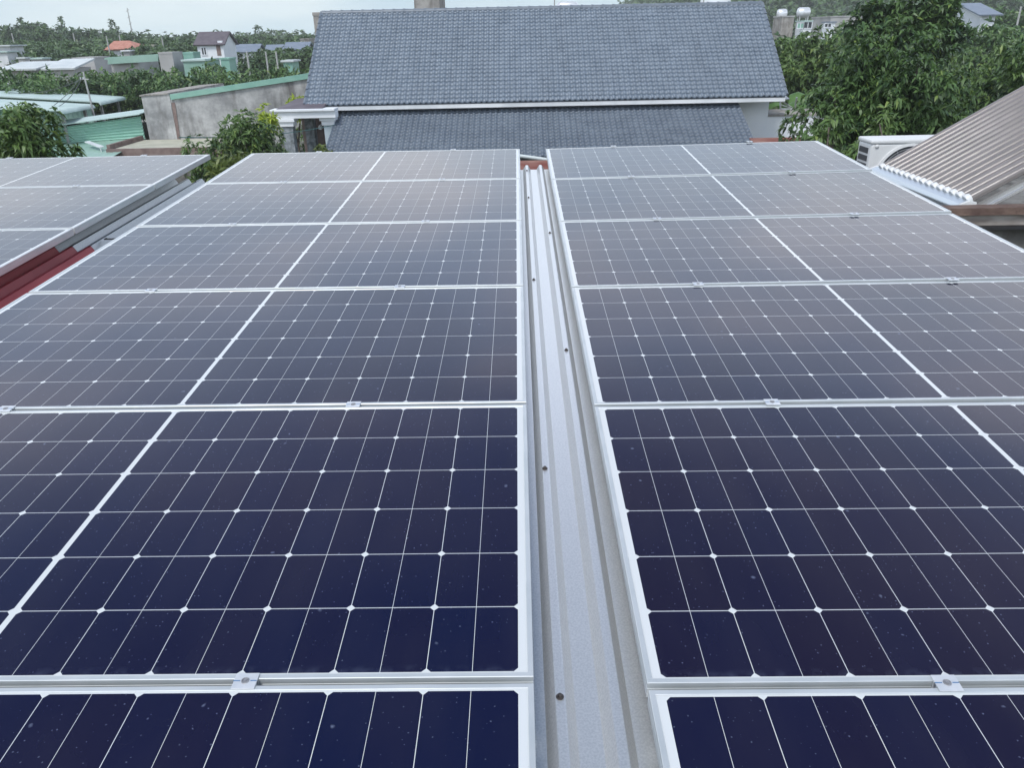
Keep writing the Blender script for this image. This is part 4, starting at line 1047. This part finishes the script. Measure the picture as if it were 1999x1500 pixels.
r_, rf, z = far_house('white_gabled_house', 'white house with a steep brown-purple roof beyond the green fascia wall', 75, 384, 435, 84, 3.4, MT['white'], MT['brown_roof'], ridge_py=62,
                      windows=((394, 404, 93, 106, 'window', MT['window']), (422, 433, 88, 108, 'doorway', MT['brown_edge'])))
part('dormer_panel', MT['white'], rf, lambda b: [b.box(*sorted((at(408, 72, 74.9)[0], at(416, 72, 74.9)[0])), 76.0, 76.8, at(410, 75, 76)[2], at(410, 71, 76)[2]), b.box(*sorted((at(424, 80, 74.9)[0], at(433, 80, 74.9)[0])), 75.0, 75.5, at(430, 83, 75)[2], at(430, 79, 75)[2])])
far_house('white_side_block', 'plain white block joined to the right of the brown-roofed white house', 78.5, 440, 457, 80, 5, MT['white'], MT['white'], flat=True, cat='building', over=.05)
r_, rf, z = far_house('green_fascia_building', 'long low building with a pale green metal fascia and stained grey wall', 60, 214, 308, 112, 7, MT['conc_far'], MT['green_sheet'], flat=True, cat='building')
part('fascia', MT['green_sheet'], r_, lambda b: b.hexa([(at(212, 125, 59.7)[0], 59.6, at(212, 125, 59.7)[2]), (at(310, 119, 59.7)[0], 59.6, at(310, 119, 59.7)[2]), (at(310, 119, 59.7)[0], 59.7, at(310, 119, 59.7)[2]), (at(212, 125, 59.7)[0], 59.7, at(212, 125, 59.7)[2]),
                                                       (at(212, 111, 59.7)[0], 59.6, at(212, 111, 59.7)[2]), (at(310, 105, 59.7)[0], 59.6, at(310, 105, 59.7)[2]), (at(310, 105, 59.7)[0], 59.7, at(310, 105, 59.7)[2]), (at(212, 111, 59.7)[0], 59.7, at(212, 111, 59.7)[2])]))
far_house('grey_block', 'grey rendered block between two green metal fascias', 58, 309, 356, 102, 6, MT['conc_far'], MT['conc_far'], flat=True, cat='building', over=.02)
r_, rf, z = far_house('green_clad_building', 'building clad in green metal just below the white house', 57.5, 357, 429, 116, 6, MT['green_sheet'], MT['green_pale'], flat=True, cat='building', over=.1)
far_house('green_clad_building', 'darker green metal block right of the one below the white house', 58.5, 430, 460, 113, 6, MT['green_flash'], MT['green_flash'], flat=True, cat='building', over=.05)
r_, rf, z = far_house('green_clad_building', 'dark green metal wall left of the white house', 62, 357, 391, 102, 5, MT['green_flash'], MT['green_flash'], flat=True, cat='building', over=.02)
r_, rf, z = far_house('pale_roofed_shed', 'long shed with pale roof and a red front strip beyond the orchard', 62, 10, 105, 134, 9, MT['conc_far'], MT['pale_roof'], flat=True, cat='shed', over=.5, skew=.25, tilt=.15)
part('red_front', MT['red_sheet'], r_, lambda b: b.box(at(11, 135, 61.7)[0], at(33, 135, 61.7)[0], 61.85, 61.95, at(20, 137, 61.9)[2], at(20, 133.5, 61.9)[2]))
far_house('pale_roofed_shed', 'pale roofed shed right of the red-fronted one', 61, 92, 178, 133, 9, MT['conc_far'], MT['pale_roof'], flat=True, cat='shed', over=.3, skew=.35, tilt=.2)
far_house('grey_block', 'low dark grey wall block left of the long green fascia', 66, 140, 214, 112, 4, MT['conc_far'], MT['conc_far'], flat=True, cat='building', over=.02)
far_house('grey_block', 'small grey block behind the pale roofed sheds', 72, 35, 58, 112, 4, MT['conc_far'], MT['pale_roof'], flat=True, cat='building', over=.1)
far_house('grey_block', 'grey block with a teal roof strip behind the cream shed', 74, 60, 98, 113, 4, MT['conc_far'], MT['green_pale'], flat=True, cat='building', over=.1)
far_house('pale_roofed_house', 'pale roofed house at the left edge under the woodland', 88, -20, 45, 88, 6, MT['white2'], MT['pale_roof'], flat=True, over=.3)
far_house('pale_roofed_house', 'teal roofed low house at the left edge below the pale one', 82, -15, 33, 100, 5, MT['white2'], MT['green_pale'], flat=True, over=.2)
r_, rf, z = far_house('orange_roofed_house', 'house with an orange hipped roof and white walls in the woodland', 96, 209, 264, 96, 3, MT['white'], MT['orange_roof'], flat=True, over=.3)
ap = at(238, 79, 97.5); hl, hr = at(203, 97, 95.6), at(264, 94, 95.6)
part('hipped_roof', MT['orange_roof'], r_, lambda b: b.add([hl, hr, hr + [.4, 4, .0], hl + [.2, 4, 0], ap - [.9, 0, 0], ap + [.9, 0, 0]], [(0, 1, 5, 4), (1, 2, 5), (2, 3, 4, 5), (3, 0, 4), (3, 2, 1, 0)]))
far_house('pale_porch', 'white porch roof in front of the orange roofed house', 93, 240, 262, 98, 2.5, MT['conc_far'], MT['white'], flat=True, cat='porch', over=.2)
far_house('beige_block', 'small beige wall among the trees left of the white house', 98, 292, 306, 87, 4, MT['beige_roof'], MT['beige_roof'], flat=True, cat='building', over=.05)
far_house('blue_roofed_house', 'house with a blue-grey roof just right of the white house', 92, 457, 500, 99, 3, MT['white'], MT['blue_roof'], ridge_py=86, over=.3)
far_house('blue_roofed_house', 'small pointed blue roof among the trees', 90, 522, 546, 99, 2, MT['white2'], MT['blue_roof'], ridge_py=87, over=.3)
far_house('blue_roofed_house', 'blue-grey roof nearest the tiled house edge', 88, 558, 597, 94, 3, MT['white2'], MT['blue_roof'], ridge_py=82, over=.3)
far_house('beige_block', 'beige block above the blue roof at the tiled house edge', 98, 586, 616, 75, 5, MT['conc2'], MT['conc2'], flat=True, cat='building', over=.05)
r_, rf, z = far_house('teal_stall', 'small teal sheet stall in front of the trees left of the tiled roof', 62, 553, 583, 118, 3, MT['green_flash'], MT['pale_roof'], flat=True, cat='stall', over=.15)
# behind the tiled house
far_house('concrete_tower', 'plain concrete tower rising behind the roof ridge', 37.5, 806, 867, -40, 3, MT['conc2'], MT['conc2'], flat=True, cat='tower', over=.05)
far_house('concrete_gable', 'beige concrete wall showing past the left end of the roof', 32.3, 611, 690, 24.5, 1.5, MT['conc2'], MT['conc2'], flat=True, cat='building', over=.02)


def roof_tank(label, px, py, Y, r, hgt, horizontal=False):
    p = at(px, py, Y); root = empty('water_tank', p); tag(root, label, 'water tank', None)
    mb = MB()
    if horizontal: mb.lathe([(.05, -hgt / 2 - .1), (r * .8, -hgt / 2), (r, -hgt / 2 + .15), (r, hgt / 2 - .15), (r * .8, hgt / 2), (.05, hgt / 2 + .1)], (p[0], Y, p[2]), 0, 18)
    else: mb.lathe([(r, -hgt / 2), (r, hgt / 2 - r * .3), (r * .9, hgt / 2 - r * .1), (r * .5, hgt / 2 + r * .15), (.05, hgt / 2 + r * .22)], (p[0], Y, p[2]), 2, 18)
    mb.build('drum', MT['tank'], root, smooth=True, angle=40)
    mb = MB()
    for k in (-1, 1):
        for j in (-1, 1):
            x = p[0] + k * (hgt * .35 if horizontal else r * .7); mb.tube([(x, Y + j * r * .6, p[2] - (r * .7 if horizontal else hgt / 2)), (x, Y + j * r * .6, p[2] - hgt * .5 - 1.0)], .05, 6)
    mb.build('stand', MT['silver'], root)
    return root


roof_tank('steel drum on a stand poking above the middle of the ridge', 1108, 12, 40, .22, .85, True)
roof_tank('white domed tank above the right part of the ridge', 1397, 6, 42, .72, 1.2)
for px, y0, lb in ((1083, -5, 'thin pole above the ridge left of the steel drum'), (1375, -12, 'thin pole beside the white domed tank')):
    p = at(px, y0, 39); mb = MB(); mb.tube([(p[0], 39, 0), (p[0], 39, p[2])], .03, 6); o = mb.build('antenna_pole', MT['pole']); tag(o, lb, 'pole')

# houses up the slope at the right
far_house('hillside_concrete_house', 'bare concrete block with two white tanks right of the tiled roof', 88, 1511, 1551, 31, 6, MT['conc2'], MT['conc_far'], flat=True, over=.05)
roof_tank('white drum on top of the bare concrete hillside house', 1527, 26, 90, .45, .9, True)
r_, rf, z = far_house('hillside_white_house', 'white and teal framed house next to the bare concrete block', 86, 1555, 1586, 40, 6, MT['white'], MT['green_pale'], flat=True, over=.1,
                      windows=((1558, 1568, 45, 54, 'window', MT['green_flash']), (1571, 1584, 43, 54, 'window', MT['window'])))
roof_tank('white drum above the white and teal house', 1569, 24, 90, .5, 1.2, True)
far_house('hillside_grey_wall', 'long grey concrete house behind the white ones on the slope', 94, 1586, 1702, 31, 6, MT['conc_far'], MT['conc_far'], flat=True, over=.05)
far_house('hillside_white_house', 'small white house with a blue base in front of the grey wall', 82, 1607, 1632, 42, 4, MT['white'], MT['blue_roof'], flat=True, over=.1, windows=((1611, 1622, 46, 52, 'window', MT['window']),))
r_, rf, z = far_house('slate_roofed_house', 'house with a long slate blue roof at the upper right', 70, 1835, 1945, 27, 7, MT['white'], MT['blue_roof'], ridge_py=6, over=.4)

# ------------------------------------------------------------------ poles, mast and cables
up = empty('utility_pole', (float(at(187, 222, 35)[0]), 35, 0)); tag(up, 'thin grey utility pole standing behind the green sheds', 'utility pole')
pt, pb = at(170, 140, 35), at(187, 222, 35)
xp = pb[0]
part('shaft', MT['pole'], up, lambda b: b.tube([(xp, 35, 0), (xp - .12, 35, pt[2])], [.05, .035], 8))
part('crossarm', MT['pole'], up, lambda b: b.box(xp - .32, xp + .05, 34.97, 35.03, pt[2] - .30, pt[2] - .265))
part('insulator', MT['white'], up, lambda b: [b.lathe([(.018, 0), (.028, .03), (.012, .06)], (xp - .3 + k * .12, 35, pt[2] - .264), 2, 8) for k in range(2)])
for k, (qx, qy) in enumerate(((60, 225), (95, 215), (20, 180))):
    a_ = np.array([xp - .3 + k * .08, 35, pt[2] - .22]); b_ = at(qx, qy, 32 if k < 2 else 41); mb = MB()
    mb.tube([a_ + (b_ - a_) * u - np.array([0, 0, .25 * 4 * u * (1 - u)]) for u in np.linspace(0, 1, 10)], .012, 5)
    o = mb.build('overhead_cable', MT['wire']); tag(o, ['cable falling from the utility pole to the nearest green shed', 'second cable falling from the utility pole beside the first', 'cable from the utility pole to the farther green shed'][k], 'cable', 'cables of the utility pole')
a_, b_ = at(350, 268, 16.5), at(655, 243, 26.4); mb = MB()
mb.tube([a_ + (b_ - a_) * u - np.array([0, 0, .12 * 4 * u * (1 - u)]) for u in np.linspace(0, 1, 14)], .010, 5)
o = mb.build('overhead_cable', pm('green_cable', (.05, .16, .15), rough=.6)); tag(o, 'thin green cable crossing the bush to the porch column', 'cable')
for i, (px, y0, y1, Y, lb) in enumerate(((23, 64, 84, 110, 'concrete pole at the far left above the pale roofs'), (143, 64, 86, 112, 'concrete pole in the woodland left of the orange roof'), (208, 70, 94, 90, 'concrete pole at the left end of the orange roof'), (233, 68, 84, 104, 'concrete pole behind the orange roof'), (316, 72, 90, 100, 'concrete pole in the trees left of the white house'), (482, 100, 130, 62, 'concrete pole in the orchard right of the white house'), (519, 100, 118, 70, 'thin pole left of the small pointed blue roof'), (539, 100, 120, 68, 'thin pole right of the small pointed blue roof'), (1994, 12, 40, 62, 'thin pole at the right edge below the sky'))):
    p = at(px, y0, Y); mb = MB(); mb.tube([(p[0], Y, 0), (p[0], Y, p[2])], [.10, .065], 8)
    o = mb.build('far_pole', MT['pole']); tag(o, lb, 'pole', 'distant poles')
p = at(246, 15, 320); mb = MB()
mb.tube([(p[0] + .5, 320, 0), (p[0] + .5, 320, p[2])], [.35, .15], 6)
for zz in np.arange(2, p[2], 2.2): mb.tube([(p[0] - .1, 320, zz), (p[0] + 1.1, 320, zz + .6)], .08, 4)
o = mb.build('radio_mast', MT['pole']); tag(o, 'tall thin radio mast on the skyline', 'mast')

# ------------------------------------------------------------------ the humid air
mb = MB(); mb.box(-720, 720, -120, 730, -3.5, 62)
hz = bpy.data.materials.new('haze'); hz.use_nodes = True; hn = hz.node_tree; hn.nodes.clear()
ho = hn.nodes.new('ShaderNodeOutputMaterial'); hv = hn.nodes.new('ShaderNodeVolumePrincipled')
hv.inputs['Color'].default_value = (.95, .985, 1, 1); hv.inputs['Density'].default_value = .00062; hv.inputs['Anisotropy'].default_value = 0
hn.links.new(hv.outputs['Volume'], ho.inputs['Volume'])
o = mb.build('haze', hz); tag(o, 'thin pale haze in the air over the whole plain', 'haze', kind='stuff')

for o in list(COL.objects):
    if '_local' in o: del o['_local']
